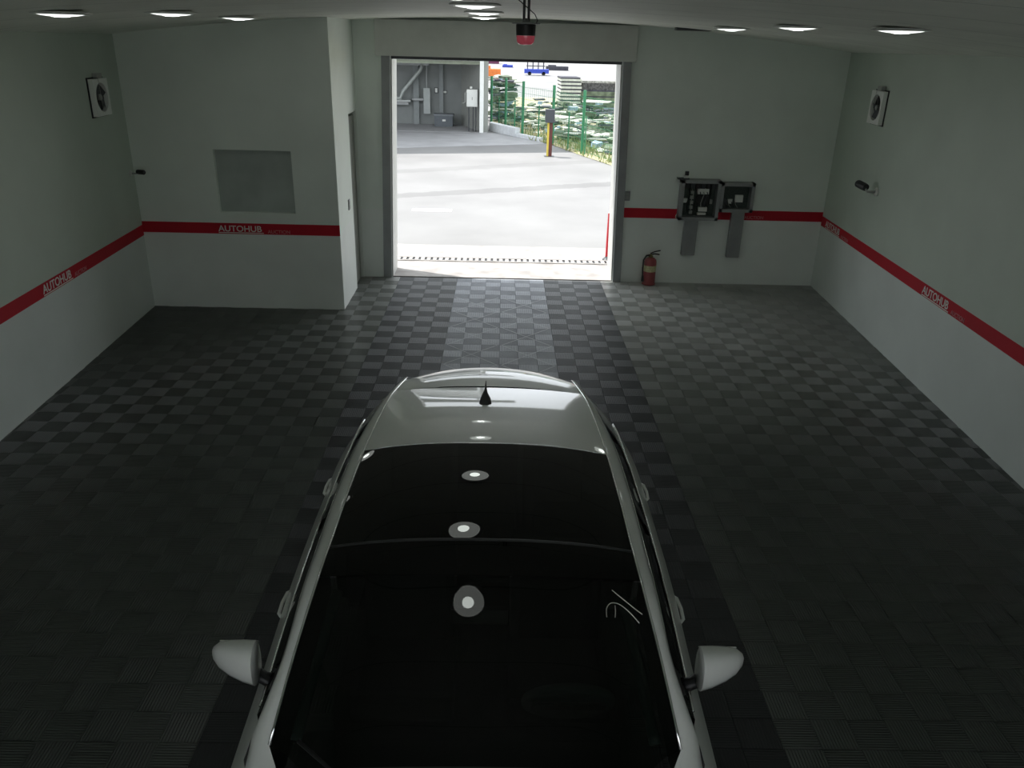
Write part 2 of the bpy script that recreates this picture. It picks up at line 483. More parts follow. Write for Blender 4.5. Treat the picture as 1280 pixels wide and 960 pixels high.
# ceiling, slightly cambered
rows = []
xs = [-5.0 + 0.4 * i for i in range(26)]
mb = MB()
mb.grid([[(x, YF - 0.3, ZC(x)) for x in xs], [(x, YO + 0.1, ZC(x)) for x in xs]])
mb.grid([[(x, YF - 0.3, ZC(x) + 0.25) for x in xs], [(x, YO + 0.1, ZC(x) + 0.25) for x in xs]])
ceiling = struct(mb.build('ceiling', CEIL, smooth=True))
mb = MB()
for k in range(13):
    y = -0.55 - 0.92 * k
    mb.grid([[(x, y - 0.006, ZC(x) - 0.002) for x in xs[1:-1]], [(x, y + 0.006, ZC(x) - 0.002) for x in xs[1:-1]]])
tag(mb.build('panel_joint', mat('joint_grey', (0.36, 0.38, 0.35), 0.7, noise=0.1), ceiling, org=(0, 0, 0)))

# ------------------------------------------------------------------ red band with lettering
ZS0, ZS1 = 0.925, 1.055


def band(name, a, b, nrm, z0=ZS0, z1=ZS1):
    a, b, nrm = Vector((*a, 0)), Vector((*b, 0)), Vector((*nrm, 0)).normalized()
    mb = MB(); mb.prism([a + Vector((0, 0, z0)), b + Vector((0, 0, z0)), b + Vector((0, 0, z1)), a + Vector((0, 0, z1))], nrm * 0.003)
    return struct(mb.build(name, RED))


def lettering(par, origin, ux, h=0.085, length=0.6, pink=True):
    """AUTOHUB with its underline, then a small AUCTION"""
    ux = Vector(ux).normalized(); uz = Vector((0, 0, 1)); o = Vector(origin)
    s = h / 0.72
    text_part('lettering', 'AUTOHUB', s, o + uz * 0.035, ux, uz, WHITE_PRINT, par, (0, 0, 0), stretch=length / (s * 5.0))
    nn = ux.cross(uz)
    mb = MB(); q = o + uz * 0.014 + nn * 0.003
    mb.prism([q, q + ux * length, q + ux * length + uz * 0.010, q + uz * 0.010], nn * 0.0015)
    mb.build('underline', WHITE_PRINT, par, org=(0, 0, 0))
    if pink:
        text_part('lettering', 'AUCTION', 0.062, o + ux * (length + 0.05) + uz * 0.018, ux, uz, PINK_PRINT, par, (0, 0, 0), stretch=1.0)


bL = band('trim_1', (XL(YF), YF), (XL(OFY), OFY), (1, 0.047))
uL = (XL(0) - XL(-1), 1, 0)
lettering(bL, (XL(-4.17) + 0.003, -4.17, ZS0 - 0.005), uL, length=0.62)
lettering(bL, (XL(-7.9) + 0.003, -7.9, ZS0 - 0.005), uL, length=0.62)
bO = band('trim_2', (XL(OFY), OFY), (OFX, OFY), (0, -1), 0.965, 1.10)
lettering(bO, (-3.60, OFY - 0.003, 0.962), (1, 0, 0), length=0.56, h=0.075)
bB = band('trim_3', (DX1 + 0.05, YB), (XR(YB), YB), (0, -1), 0.955, 1.095)
lettering(bB, (2.44, YB - 0.003, 0.955), (1, 0, 0), length=0.55, pink=False)
text_part('lettering', 'AUCTION', 0.062, (3.44, YB - 0.003, 0.975), (1, 0, 0), (0, 0, 1), PINK_PRINT, bB, (0, 0, 0))
bR = band('trim_4', (XR(YB), YB), (XR(YF), YF), (-1, 0.0537), 0.905, 1.04)
uR = (XR(-1) - XR(0), -1, 0)
lettering(bR, (XR(-0.15) - 0.003, -0.15, 0.90), uR, length=0.62)
lettering(bR, (XR(-3.42) - 0.003, -3.42, 0.90), uR, length=0.62)
lettering(bR, (XR(-7.2) - 0.003, -7.2, 0.90), uR, length=0.62)

# ------------------------------------------------------------------ roller shutter over the gate
rs = thing('roller_shutter', (0, YB, DZ), 'grey roller shutter cover and side guides framing the bright gate opening', 'roller shutter')
MB().span((-1.78, YB - 0.14, 3.045), (1.68, YB - 0.002, 3.49)).build('housing', SHUTTER, rs, bevel=0.008)
for (xb, xt, w) in ((DX0, DX0T, -0.115), (DX1, DX1T, 0.115)):
    mb = MB(); mb.prism([(xb, YB - 0.045, 0.0), (xb + w, YB - 0.045, 0.0), (xt + w, YB - 0.045, 3.045), (xt, YB - 0.045, 3.045)], (0, 0.043, 0))
    mb.build('guide_rail', STEEL, rs)
MB().span((DX0T + 0.005, YB + 0.02, DZ - 0.045), (DX1T - 0.005, YB + 0.06, DZ - 0.002)).build('bottom_bar', DKSTEEL, rs)
# jamb linings in the reveal
for i, (xb, xt, sg) in enumerate(((DX0, DX0T, 1), (DX1, DX1T, -1))):
    mb = MB(); mb.prism([(xb, YB + 0.005, 0), (xb + sg * 0.02, YB + 0.005, 0), (xt + sg * 0.02, YB + 0.005, DZ - 0.05), (xt, YB + 0.005, DZ - 0.05)], (0, YO - YB + 0.01, 0))
    struct(mb.build('trim_%d' % (5 + i), JAMB))

# ------------------------------------------------------------------ ceiling downlights
def downlight(x, y, label):
    z = ZC(x)
    r = thing('downlight', (x, y, z), label, 'ceiling light', 'round ceiling downlights')
    MB().lathe([(0.17, 0.0), (0.195, -0.004), (0.195, -0.014), (0.165, -0.020), (0.160, -0.014)], (x, y, z - 0.001), n=32).build('trim_ring', WHITEPL, r, smooth=True, angle=40)
    MB().lathe([(0.060, -0.032), (0.110, -0.027), (0.145, -0.020), (0.160, -0.014)], (x, y, z - 0.001), n=32).build('diffuser_ring', LAMPRIM, r, smooth=True)
    MB().lathe([(0.0, -0.036), (0.035, -0.035), (0.060, -0.032)], (x, y, z - 0.001), n=32).build('lamp', LAMP, r, smooth=True)
    return r


d0 = downlight(2.36, -4.28, 'middle of the three round ceiling lights above the right wall')
for (x, y, lb) in (
        (2.28, -2.46, 'leftmost and farthest round ceiling light of the right row'),
        (2.67, -5.52, 'rightmost and widest-looking round ceiling light of the right row'),
        (-2.65, -3.02, 'rightmost small round ceiling light of the left row, by the office partition'),
        (-2.68, -4.65, 'middle bright oval ceiling light of the left row'),
        (-3.09, -5.55, 'leftmost thin ceiling light near the top left corner'),
        (-0.32, -1.04, 'lowest thin centre ceiling light just above the shutter cover'),
        (-0.28, -2.98, 'second lowest thin centre ceiling light above the shutter cover'),
        (-0.30, -4.95, 'centre ceiling light cut by the top edge of the picture'),
        (-0.36, -6.50, 'centre ceiling light over the car roof'),
        (-0.28, -8.98, 'centre ceiling light over the car windscreen')):
    c = copy_tree(d0, (x, y, ZC(x)), lb, 'round ceiling downlights')
vt = thing('ceiling_vent', (2.27, -0.6, ZC(2.27)), 'small dark slotted vent in the ceiling by the back wall', 'vent')
MB().span((2.06, -0.66, ZC(2.27) - 0.02), (2.50, -0.54, ZC(2.27) + 0.03)).build('frame', DKSTEEL, vt)
for k in range(3):
    MB().span((2.08, -0.65 + k * 0.037, ZC(2.27) - 0.026), (2.48, -0.635 + k * 0.037, ZC(2.27) - 0.02)).build('slat', GREYPL, vt)

# ------------------------------------------------------------------ warning beacon hanging from the ceiling
bx, by = 0.035, -7.0
bc = thing('warning_beacon', (bx, by, ZC(bx)), 'red-lensed warning beacon hanging on a rod from the ceiling', 'beacon')
MB().cyl((bx - 0.011, by, 3.37), (bx - 0.011, by, ZC(bx)), 0.007, n=10).cyl((bx + 0.013, by, 3.37), (bx + 0.013, by, ZC(bx)), 0.007, n=10).build('rod', DKSTEEL, bc, smooth=True, angle=40)
MB().lathe([(0.072, 3.372), (0.075, 3.378), (0.02, 3.382), (0.012, 3.40)], (bx, by, 0), n=20).build('mounting_plate', STEEL, bc, smooth=True, angle=40)
MB().lathe([(0.050, 3.318), (0.052, 3.37), (0.045, 3.373)], (bx, by, 0), n=24).build('base', BLACKPL, bc, smooth=True, angle=40)
MB().lathe([(0.0, 3.272), (0.034, 3.275), (0.045, 3.286), (0.050, 3.317)], (bx, by, 0), n=24).build('lens', BEACONRED, bc, smooth=True, angle=60)
MB().tube([(bx + 0.05, by, 3.373), (bx + 0.06, by, 3.39), (bx + 0.045, by, 3.42), (bx - 0.06, by, 3.50), (bx - 0.07, by, ZC(bx))], 0.0025, 6).build('cable', BLACKPL, bc, smooth=True)

# ------------------------------------------------------------------ wall ventilator fans
def wall_fan(loc, ux, nrm, label):
    """square box ventilator flush on a wall. ux = along the wall, nrm = into the room"""
    o = Vector(loc); ux = Vector(ux).normalized(); nn = Vector(nrm).normalized(); uz = Vector((0, 0, 1)); S = 0.19
    P = lambda a, b, c: o + ux * a + uz * b + nn * c
    r = thing('wall_fan', loc, label, 'fan', 'wall ventilator fans')
    # frame: square with round hole
    mb = MB(); N = 28; inner = []; outer = []
    for i in range(N):
        a = 2 * math.pi * i / N + math.pi / N; cx, sx = math.cos(a), math.sin(a)
        inner.append((0.15 * cx, 0.15 * sx)); q = S / max(abs(cx), abs(sx)); outer.append((q * cx, q * sx))
    for (c0, flip) in ((0.06, False),):
        vs = [P(*p, c0) for p in inner] + [P(*p, c0) for p in outer]
        mb.add(vs, [(i, (i + 1) % N, N + (i + 1) % N, N + i) for i in range(N)])
    vs = [P(*p, 0.06) for p in inner] + [P(*p, 0.005) for p in inner]
    mb.add(vs, [(i, (i + 1) % N, N + (i + 1) % N, N + i) for i in range(N)])
    vs = [P(*p, 0.06) for p in outer] + [P(*p, 0.0) for p in outer]
    mb.add(vs, [(i, (i + 1) % N, N + (i + 1) % N, N + i) for i in range(N)])
    mb.build('frame', mat('fan_white', (0.86, 0.88, 0.84), 0.4, noise=0.03), r)
    R_ = Matrix((ux, nn, uz)).transposed(); MB().box(P(0, 0, 0.0), (2 * S + 0.028, 0.024, 2 * S + 0.028), R_).build('gasket', BLACKPL, r)
    MB().add([P(*p, 0.0125) for p in inner], [tuple(range(N))]).build('back_plate', BLACKPL, r)
    for k in range(5):
        a = 2 * math.pi * k / 5; ca, sa = math.cos(a), math.sin(a)
        rot = lambda x, y, c: P(x * ca - y * sa, x * sa + y * ca, c)
        mb = MB(); mb.grid([[rot(0.03, -0.02, 0.022), rot(0.08, -0.045, 0.018), rot(0.138, -0.05, 0.016)], [rot(0.03, 0.02, 0.032), rot(0.08, 0.04, 0.042), rot(0.138, 0.05, 0.045)]])
        mb.build('blade', DKSTEEL, r, smooth=True)
    mb = MB(); mb.lathe([(0.0, 0.055), (0.02, 0.052), (0.032, 0.045), (0.034, 0.012)], o, nn, n=18); mb.build('hub', GREYPL, r, smooth=True, angle=50)
    mb = MB(); R_ = Matrix((ux, nn, uz)).transposed(); mb.box(P(-0.02, S + 0.03, 0.03), (0.13, 0.05, 0.05), R_); mb.build('pull_switch', GREYPL, r)
    MB().tube([P(0.04, S + 0.01, 0.06), P(0.045, S - 0.1, 0.066), P(0.045, S - 0.30, 0.066)], 0.002, 5).build('pull_cord', GREYPL, r)
    return r


yf = -1.30
wall_fan((XR(yf), yf, 2.63), (0.0537, 1, 0), (-1, 0.0537, 0), 'white square wall fan high on the right wall')
yf = -2.24
wall_fan((XL(yf), yf, 2.60), (0.047, -1, 0), (1, 0.047, 0), 'white square wall fan high on the left wall')

# ------------------------------------------------------------------ small wall cameras
def wall_camera(loc, nrm, aim, label, s=1.0):
    o = Vector(loc); nn = Vector(nrm).normalized(); aim = Vector(aim).normalized()
    r = thing('security_camera', loc, label, 'camera')
    MB().lathe([(0.045 * s, 0.0), (0.045 * s, 0.018), (0.03 * s, 0.026)], o, nn, n=18).build('mount', WHITEPL, r, smooth=True, angle=40)
    j = o + nn * 0.10 * s
    MB().tube([o + nn * 0.02, j, j + aim * 0.05 * s + Vector((0, 0, 0.02 * s))], 0.014 * s, 8).build('arm', GREYPL, r, smooth=True)
    a = j + aim * 0.03 * s + Vector((0, 0, 0.03 * s))
    MB().lathe([(0.0, 0.0), (0.036 * s, 0.004), (0.040 * s, 0.03), (0.040 * s, 0.14 * s), (0.036 * s, 0.15 * s)], a, aim, n=18).build('body', BLACKPL, r, smooth=True, angle=40)
    MB().lathe([(0.0, 0.150 * s), (0.03 * s, 0.1505 * s)], a, aim, n=18).build('lens', DKSTEEL, r)
    return r


yc = -1.72
wall_camera((XR(yc), yc, 1.69), (-1, 0.05, 0), (-0.25, 0.9, 0.15), 'small black camera on a bracket on the right wall below the fan', 1.15)
yc = -1.68
wall_camera((XL(yc), yc, 1.70), (1, 0.05, 0), (0.9, -0.3, 0.0), 'tiny dark camera on the left wall beside the office corner', 0.7)

# ------------------------------------------------------------------ switches
def switch(loc, ux, nrm, label):
    o = Vector(loc); ux = Vector(ux).normalized(); nn = Vector(nrm).normalized(); R_ = Matrix((ux, nn, Vector((0, 0, 1)))).transposed()
    r = thing('light_switch', loc, label, 'switch', 'wall switches')
    MB().box(o + nn * 0.006, (0.085, 0.012, 0.135), R_).build('plate', STEEL, r, bevel=0.003)
    for k in (-1, 1):
        MB().box(o + nn * 0.0145 + Vector((0, 0, 0.026 * k)), (0.05, 0.006, 0.042), R_).build('rocker', GREYPL, r)
    return r


switch((1.70 + 0.02, YB, 1.265), (1, 0, 0), (0, -1, 0), 'small grey switch plate right of the gate above the red band')
switch((OFX, -0.87, 1.23), (0, 1, 0), (1, 0, 0), 'small grey switch plate on the narrow lit side of the office partition')

# ------------------------------------------------------------------ open control cabinets, right of the gate
def cabinet(x0, x1, z0, z1, depth, label):
    r = thing('control_cabinet', ((x0 + x1) / 2, YB, z0), label, 'electrical cabinet', 'open electrical cabinets')
    t = 0.045; y0 = YB - depth
    mb = MB()
    mb.span((x0, y0, z0), (x0 + t, YB, z1)); mb.span((x1 - t, y0, z0), (x1, YB, z1))
    mb.span((x0, y0, z0), (x1, YB, z0 + t)); mb.span((x0, y0, z1 - t), (x1, YB, z1))
    mb.build('case', STEEL, r)
    MB().span((x0 + t, YB - 0.012, z0 + t), (x1 - t, YB - 0.002, z1 - t)).build('back_panel', PCB, r)
    return r


c1 = cabinet(2.455, 3.015, 0.965, 1.53, 0.16, 'taller open grey control cabinet packed with wiring, nearest the gate')
y_in = YB - 0.02
for i in range(6):
    x = 2.53 + i * 0.075
    MB().span((x, y_in - 0.05, 1.40), (x + 0.055, y_in, 1.47)).build('breaker', DKSTEEL if i % 2 else BLACKPL, c1)
for i in range(5):
    MB().span((2.62, y_in - 0.035, 1.04 + i * 0.07), (2.665, y_in, 1.085 + i * 0.07)).build('terminal', GREYPL, c1)
MB().span((2.515, y_in - 0.05, 1.20), (2.575, y_in, 1.26)).build('relay', WHITEPL, c1)
MB().span((2.71, y_in - 0.055, 1.325), (2.87, y_in, 1.40)).build('label_plate', PAPER, c1)
MB().span((2.745, y_in - 0.055, 1.08), (2.87, y_in, 1.14)).build('label_plate', PAPER, c1)
MB().span((2.74, y_in - 0.05, 1.03), (2.86, y_in, 1.06)).build('label_plate', PAPER, c1)
MB().span((2.70, y_in - 0.06, 1.17), (2.89, y_in, 1.30)).build('contactor', BLACKPL, c1)
for i in range(7):
    a = 2.58 + 0.05 * i; pts = [(a, y_in - 0.02, 1.40), (a + 0.02, y_in - 0.07, 1.33), (a - 0.015, y_in - 0.07, 1.20), (a + 0.01, y_in - 0.02, 1.08)]
    MB().tube(pts, 0.006, 6).build('wire', [BLACKPL, GREYPL, DKSTEEL][i % 3], c1, smooth=True)
MB().span((2.895, y_in - 0.06, 1.19), (2.93, y_in, 1.25)).build('relay', GREYPL, c1)
dv = thing('junction_sensor', (2.50, YB - 0.08, 1.53), 'small black and white device sitting on top of the taller cabinet', 'sensor')
MB().span((2.40, YB - 0.12, 1.53), (2.56, YB - 0.04, 1.55)).build('bracket', DKSTEEL, dv)
MB().span((2.485, YB - 0.12, 1.55), (2.545, YB - 0.06, 1.585)).build('base', WHITEPL, dv)
MB().cyl((2.525, YB - 0.09, 1.585), (2.525, YB - 0.09, 1.64), 0.028).build('head', BLACKPL, dv, smooth=True, angle=40)
c2 = cabinet(3.02, 3.50, 1.09, 1.50, 0.15, 'shorter open dark cabinet with white labels, right of the taller one')
MB().span((3.26, y_in - 0.04, 1.22), (3.37, y_in, 1.32)).build('label_plate', PAPER, c2)
MB().span((3.06, y_in - 0.05, 1.14), (3.14, y_in, 1.27)).build('relay', DKSTEEL, c2)
MB().span((3.16, y_in - 0.045, 1.20), (3.22, y_in, 1.265)).build('relay', WHITEPL, c2)
for i in range(4):
    a = 3.10 + 0.05 * i
    MB().tube([(a, y_in - 0.03, 1.25), (a + 0.02, y_in - 0.06, 1.19), (a + 0.06, y_in - 0.03, 1.14)], 0.005, 6).build('wire', GREYPL if i % 2 else BLACKPL, c2, smooth=True)


def duct(x0, x1, z0, z1, label):
    r = thing('cable_duct', ((x0 + x1) / 2, YB, z0), label, 'cable duct', 'cable ducts under the cabinets')
    MB().span((x0, YB - 0.085, z0), (x1, YB, z1)).build('trunk', STEEL, r, bevel=0.004)
    MB().span((x0 - 0.004, YB - 0.093, z0 + 0.01), (x1 + 0.004, YB - 0.085, z1 - 0.004)).build('cover', STEEL, r)


duct(2.57, 2.755, 0.44, 0.962, 'grey cable duct hanging below the taller open cabinet')
duct(3.235, 3.41, 0.42, 1.087, 'longer grey cable duct hanging below the shorter dark cabinet')

# ------------------------------------------------------------------ fire extinguisher
ex, ey = 2.12, -0.07
fx = thing('fire_extinguisher', (ex, ey, 0), 'dull red fire extinguisher with a yellow label standing on the floor', 'fire extinguisher')
MB().lathe([(0.085, 0.0), (0.098, 0.01), (0.098, 0.02), (0.09, 0.025), (0.09, 0.34), (0.083, 0.375), (0.055, 0.40), (0.03, 0.41)], (ex, ey, 0), n=28).build('cylinder', EXTRED, fx, smooth=True, angle=50)
MB().lathe([(0.0915, 0.205), (0.0918, 0.21), (0.0918, 0.29), (0.0915, 0.295)], (ex, ey, 0), n=28).build('label_band', YLABEL, fx, smooth=True)
MB().lathe([(0.03, 0.405), (0.034, 0.41), (0.034, 0.43), (0.02, 0.435), (0.018, 0.455)], (ex, ey, 0), n=18).build('valve', BRASS, fx, smooth=True, angle=40)
MB().tube([(ex, ey, 0.45), (ex + 0.05, ey - 0.01, 0.462), (ex + 0.12, ey - 0.015, 0.455)], 0.010, 8).build('carry_handle', BLACKPL, fx, smooth=True)
MB().tube([(ex - 0.01, ey, 0.465), (ex + 0.05, ey - 0.01, 0.495), (ex + 0.13, ey - 0.015, 0.515)], 0.009, 8).build('squeeze_lever', BLACKPL, fx, smooth=True)
MB().tube([(ex - 0.02, ey, 0.44), (ex - 0.07, ey - 0.03, 0.44), (ex - 0.11, ey - 0.045, 0.38), (ex - 0.112, ey - 0.05, 0.25), (ex - 0.105, ey - 0.05, 0.14)], 0.012, 8).build('hose', BLACKPL, fx, smooth=True)
MB().cyl((ex - 0.105, ey - 0.05, 0.15), (ex - 0.103, ey - 0.05, 0.06), 0.014, 0.02).build('nozzle', BLACKPL, fx, smooth=True, angle=40)

# ------------------------------------------------------------------ outside ground
def ground_mat():
    mm = bpy.data.materials.new('yard_concrete'); mm.use_nodes = True
    nt = mm.node_tree; n = nt.nodes; l = nt.links; b = n['Principled BSDF']; b.inputs['Roughness'].default_value = 0.85
    tc = n.new('ShaderNodeTexCoord')
    no = n.new('ShaderNodeTexNoise'); no.inputs['Scale'].default_value = 0.35; no.inputs['Detail'].default_value = 6
    l.new(tc.outputs['Object'], no.inputs['Vector'])
    rp = n.new('ShaderNodeValToRGB'); rp.color_ramp.elements[0].position = 0.3; rp.color_ramp.elements[0].color = (0.175, 0.173, 0.172, 1)
    rp.color_ramp.elements[1].position = 0.7; rp.color_ramp.elements[1].color = (0.24, 0.238, 0.236, 1)
    l.new(no.outputs['Fac'], rp.inputs[0])
    # a worn darker strip of patched paving crossing the yard, and a fainter one behind it
    sx = n.new('ShaderNodeSeparateXYZ'); l.new(tc.outputs['Object'], sx.inputs[0])
    last = rp.outputs[0]
    for (slope, c0, w, dark) in ((0.452, 7.75, 0.30, 0.78), (0.50, 11.6, 0.35, 0.88)):
        m1 = n.new('ShaderNodeMath'); m1.operation = 'MULTIPLY_ADD'; m1.inputs[1].default_value = -slope; l.new(sx.outputs['X'], m1.inputs[0]); l.new(sx.outputs['Y'], m1.inputs[2])
        n2 = n.new('ShaderNodeTexNoise'); n2.inputs['Scale'].default_value = 2.5; l.new(tc.outputs['Object'], n2.inputs['Vector'])
        m2 = n.new('ShaderNodeMath'); m2.operation = 'MULTIPLY_ADD'; m2.inputs[1].default_value = 0.35; l.new(n2.outputs['Fac'], m2.inputs[0]); l.new(m1.outputs[0], m2.inputs[2])
        m3 = n.new('ShaderNodeMath'); m3.operation = 'COMPARE'; m3.inputs[1].default_value = c0 + 0.17; m3.inputs[2].default_value = w; l.new(m2.outputs[0], m3.inputs[0])
        mx = n.new('ShaderNodeMix'); mx.data_type = 'RGBA'; mx.blend_type = 'MULTIPLY'
        l.new(m3.outputs[0], mx.inputs['Factor']); l.new(last, mx.inputs['A']); mx.inputs['B'].default_value = (dark, dark, dark, 1)
        last = mx.outputs['Result']
    l.new(last, b.inputs['Base Color'])
    return mm


struct(MB().span((-40, -60, -0.3), (40, YF - 0.3, -0.012)).build('ground_front', mat('front_yard', (0.40, 0.395, 0.39), 0.85, noise=0.1, nscale=0.5)))
ground = struct(MB().span((-160, YO - 0.02, -0.3), (160, 330, -0.012)).build('ground', ground_mat()))
APR = mat('apron_concrete', (0.34, 0.32, 0.305), 0.8, noise=0.30, nscale=3.5)
struct(MB().span((-3.2, YO - 0.45, -0.2), (3.2, 2.1, 0.0)).build('apron', APR))
tag(MB().span((-1.92, 5.02, -0.012), (-1.10, 5.27, -0.008)).build('road_marking', mat('marking_white', (0.8, 0.8, 0.78), 0.7, noise=0.05), org=(-1.5, 5.15, -0.012)), 'short white painted road marking on the sunny yard', 'road marking')
# drain grate in the apron
dg_ = thing('drain_grate', (0, 1.12, 0), 'long slotted drain grate across the sunny threshold', 'drain')
MB().span((-1.95, 1.02, 0.0), (1.95, 1.22, 0.002)).build('channel', BLACKPL, dg_)
for k in range(40):
    x = -1.93 + k * 0.0965
    MB().span((x, 1.02, 0.002), (x + 0.058, 1.22, 0.012)).build('bar', APR, dg_)
for y in (1.012, 1.222):
    MB().span((-1.95, y - 0.02, 0.002), (1.95, y + 0.02, 0.012)).build('frame_edge', APR, dg_)
# red marker pole right of the gate
px_, py_ = 1.665, 1.32
rp_ = thing('marker_pole', (px_, py_, 0), 'slim red marker pole just outside the right side of the gate', 'pole')
MB().cyl((px_, py_, 0.04), (px_ + 0.0, py_, 0.76), 0.03).build('pole', POLERED, rp_, smooth=True, angle=40)
MB().lathe([(0.075, 0.0), (0.075, 0.015), (0.035, 0.045), (0.026, 0.07)], (px_, py_, 0), n=18).build('base', DKSTEEL, rp_, smooth=True, angle=40)
MB().lathe([(0.026, 0.755), (0.026, 0.775), (0.0, 0.785)], (px_, py_, 0), n=14).build('cap', WHITEPL, rp_, smooth=True, angle=40)

# ------------------------------------------------------------------ garage across the yard
GF = 19.9; GX0, GX1, GBK = -9.0, -0.86, 22.6
gb = thing('garage_building', (-4, GF, 0), 'open grey garage with a white door frame across the yard', 'building')
MB().span((GX0, GBK, 0), (GX1 + 0.0, GBK + 0.25, 4.2)).build('rear_wall', OPPWALL, gb)
MB().prism([(GX1 - 0.02, GF + 0.2, 0), (GX1 + 0.22, GF + 0.2, 0), (GX1 + 0.1, GBK, 0), (GX1 - 0.9, GBK, 0)], (0, 0, 4.2)).build('side_wall', mat('garage_side_grey', (0.30, 0.31, 0.29), 0.7, noise=0.06), gb)
MB().span((GX0 - 0.3, GF, 0), (GX0, GBK, 4.2)).build('side_wall', OPPWALL, gb)
MB().span((GX0 - 0.3, GF - 0.1, 4.2), (GX1 + 0.3, GBK + 0.3, 4.5)).build('roof', OPPWALL, gb)
MB().span((GX1 - 0.09, GF - 0.08, 0), (GX1 + 0.05, GF + 0.2, 4.2)).build('frame_column', OPPWHITE, gb)
MB().span((GX0, GF - 0.08, 2.49), (GX1 - 0.09, GF + 0.2, 4.2)).build('frame_beam', OPPWHITE, gb)
MB().span((GX0, GF + 0.21, 2.36), (GX1 - 0.09, GF + 0.5, 4.2)).build('shutter_box', mat('garage_header', (0.28, 0.31, 0.24), 0.6, noise=0.1), gb)
MB().span((GX0, GF - 0.02, -0.01), (GX1 + 0.2, GBK, 0.004)).build('garage_floor', SHADEC, gb)
MB().prism([(GX0, GF, 5.0), (GX1 + 1.7, GF, 5.0), (GX1 + 1.7, 16.0, 5.0), (GX0, 13.6, 5.0)], (0, 0, 0.15)).build('added_shade_canopy', OPPWALL, gb)  # unseen roof slab, added to cast the shade in front of the garage
for x in (GX0 + 0.2, GX1 - 0.05):
    MB().cyl((x, GF, 4.4), (x, GF - 2.6, 5.0), 0.05).build('added_canopy_strut', STEEL, gb)  # props for the added slab
for (x, w) in ((-3.55, 0.22), (-2.55, 0.16)):
    MB().span((x - w / 2, GBK - 0.16, 0), (x + w / 2, GBK, 4.2)).build('pilaster', mat('garage_pilaster', (0.24, 0.26, 0.26), 0.7, noise=0.06), gb)
struct(MB().prism([(-7.5, GF - 0.02, -0.012), (GX1 + 2.3, GF - 0.02, -0.012), (GX1 + 2.2, 16.9, -0.012), (-7.5, 13.3, -0.012)], (0, 0, 0.006)).build('garage_apron', SHADEC))
# pipework, panels in the garage
pp = thing('air_duct', (-4.0, GBK - 0.3, 1.0), 'pale diagonal duct inside the garage across the yard', 'duct')
MB().tube([(-4.55, GBK - 0.35, 0.95), (-4.15, GBK - 0.35, 1.0), (-4.05, GBK - 0.35, 1.25), (-3.35, GBK - 0.35, 2.05), (-3.25, GBK - 0.35, 2.3)], 0.075, 10).build('pipe', mat('duct_grey', (0.42, 0.45, 0.43), 0.5, 0.2, noise=0.08), pp, smooth=True)
MB().span((-4.6, GBK - 0.42, 2.22), (-3.0, GBK - 0.28, 2.30)).build('upper_rail', STEEL, pp)
sh = thing('wall_shelf', (-4.1, GBK - 0.2, 0.9), 'pale narrow shelf on the rear wall of the garage', 'shelf')
MB().span((-4.7, GBK - 0.40, 0.86), (-3.75, GBK - 0.02, 0.93)).build('board', mat('shelf_grey', (0.45, 0.47, 0.46), 0.6, noise=0.06), sh)
MB().span((-4.6, GBK - 0.3, 0.74), (-3.85, GBK - 0.02, 0.86)).build('apron', STEEL, sh)
MB().span((-3.7, GBK - 0.3, 0.92), (-3.25, GBK - 0.1, 0.99)).build('bracket', STEEL, sh)
pn = thing('service_panel', (-3.12, GBK - 0.2, 0.4), 'tall pale narrow panel on the garage rear wall', 'panel')
MB().span((-3.25, GBK - 0.26, 0.42), (-2.99, GBK - 0.16, 1.38)).build('door', mat('panel_grey', (0.40, 0.43, 0.42), 0.6, noise=0.05), pn)
MB().cyl((-3.12, GBK - 0.2, 1.38), (-3.12, GBK - 0.2, 2.4), 0.03).build('conduit', STEEL, pn)
for (x, z, w, h, lb) in ((-2.76, 1.30, 0.09, 0.16, 'upright white sticker left of the other on the garage rear wall'), (-2.42, 1.24, 0.13, 0.08, 'flat white sticker right of the other on the garage rear wall')):
    q = thing('wall_sign', (x, GBK - 0.01, z), lb, 'sign')
    MB().span((x - w / 2 - 0.03, GBK - 0.03, z - h / 2 - 0.03), (x + w / 2 + 0.03, GBK - 0.012, z + h / 2 + 0.03)).build('backing', DKSTEEL, q)
    MB().span((x - w / 2, GBK - 0.04, z - h / 2), (x + w / 2, GBK - 0.03, z + h / 2)).build('plate', PAPER, q)
ct = thing('storage_crate', (-2.42, 21.9, 0), 'dark grey storage crate with a white label inside the garage', 'crate')
MB().span((-2.78, 21.75, 0.0), (-2.06, 22.2, 0.40)).build('body', mat('crate_grey', (0.11, 0.125, 0.14), 0.6, noise=0.08), ct, bevel=0.01)
MB().span((-2.81, 21.72, 0.40), (-2.03, 22.23, 0.47)).build('lid', mat('crate_lid', (0.17, 0.185, 0.20), 0.6, noise=0.08), ct, bevel=0.01)
MB().span((-2.47, 21.738, 0.20), (-2.34, 21.75, 0.27)).build('label_plate', PAPER, ct)
kb = thing('meter_cabinet', (-1.24, 19.95, 0), 'white meter cabinet with pipes below on the right side of the garage', 'cabinet')
cx0, cx1 = -1.44, -1.04
MB().span((cx0, 20.05, 0.90), (cx1, 20.30, 1.50)).build('case', WHITEPL, kb, bevel=0.008)
MB().span((cx0 + 0.03, 20.035, 0.93), (cx1 - 0.03, 20.05, 1.47)).build('door', WHITEPL, kb, bevel=0.004)
MB().span((cx0 + 0.2, 20.02, 1.14), (cx0 + 0.22, 20.035, 1.24)).build('handle', STEEL, kb)
for x in (-1.36, -1.20, -1.10):
    MB().cyl((x, 20.18, 0.0), (x, 20.18, 0.9), 0.022).build('pipe', DKSTEEL, kb, smooth=True, angle=40)
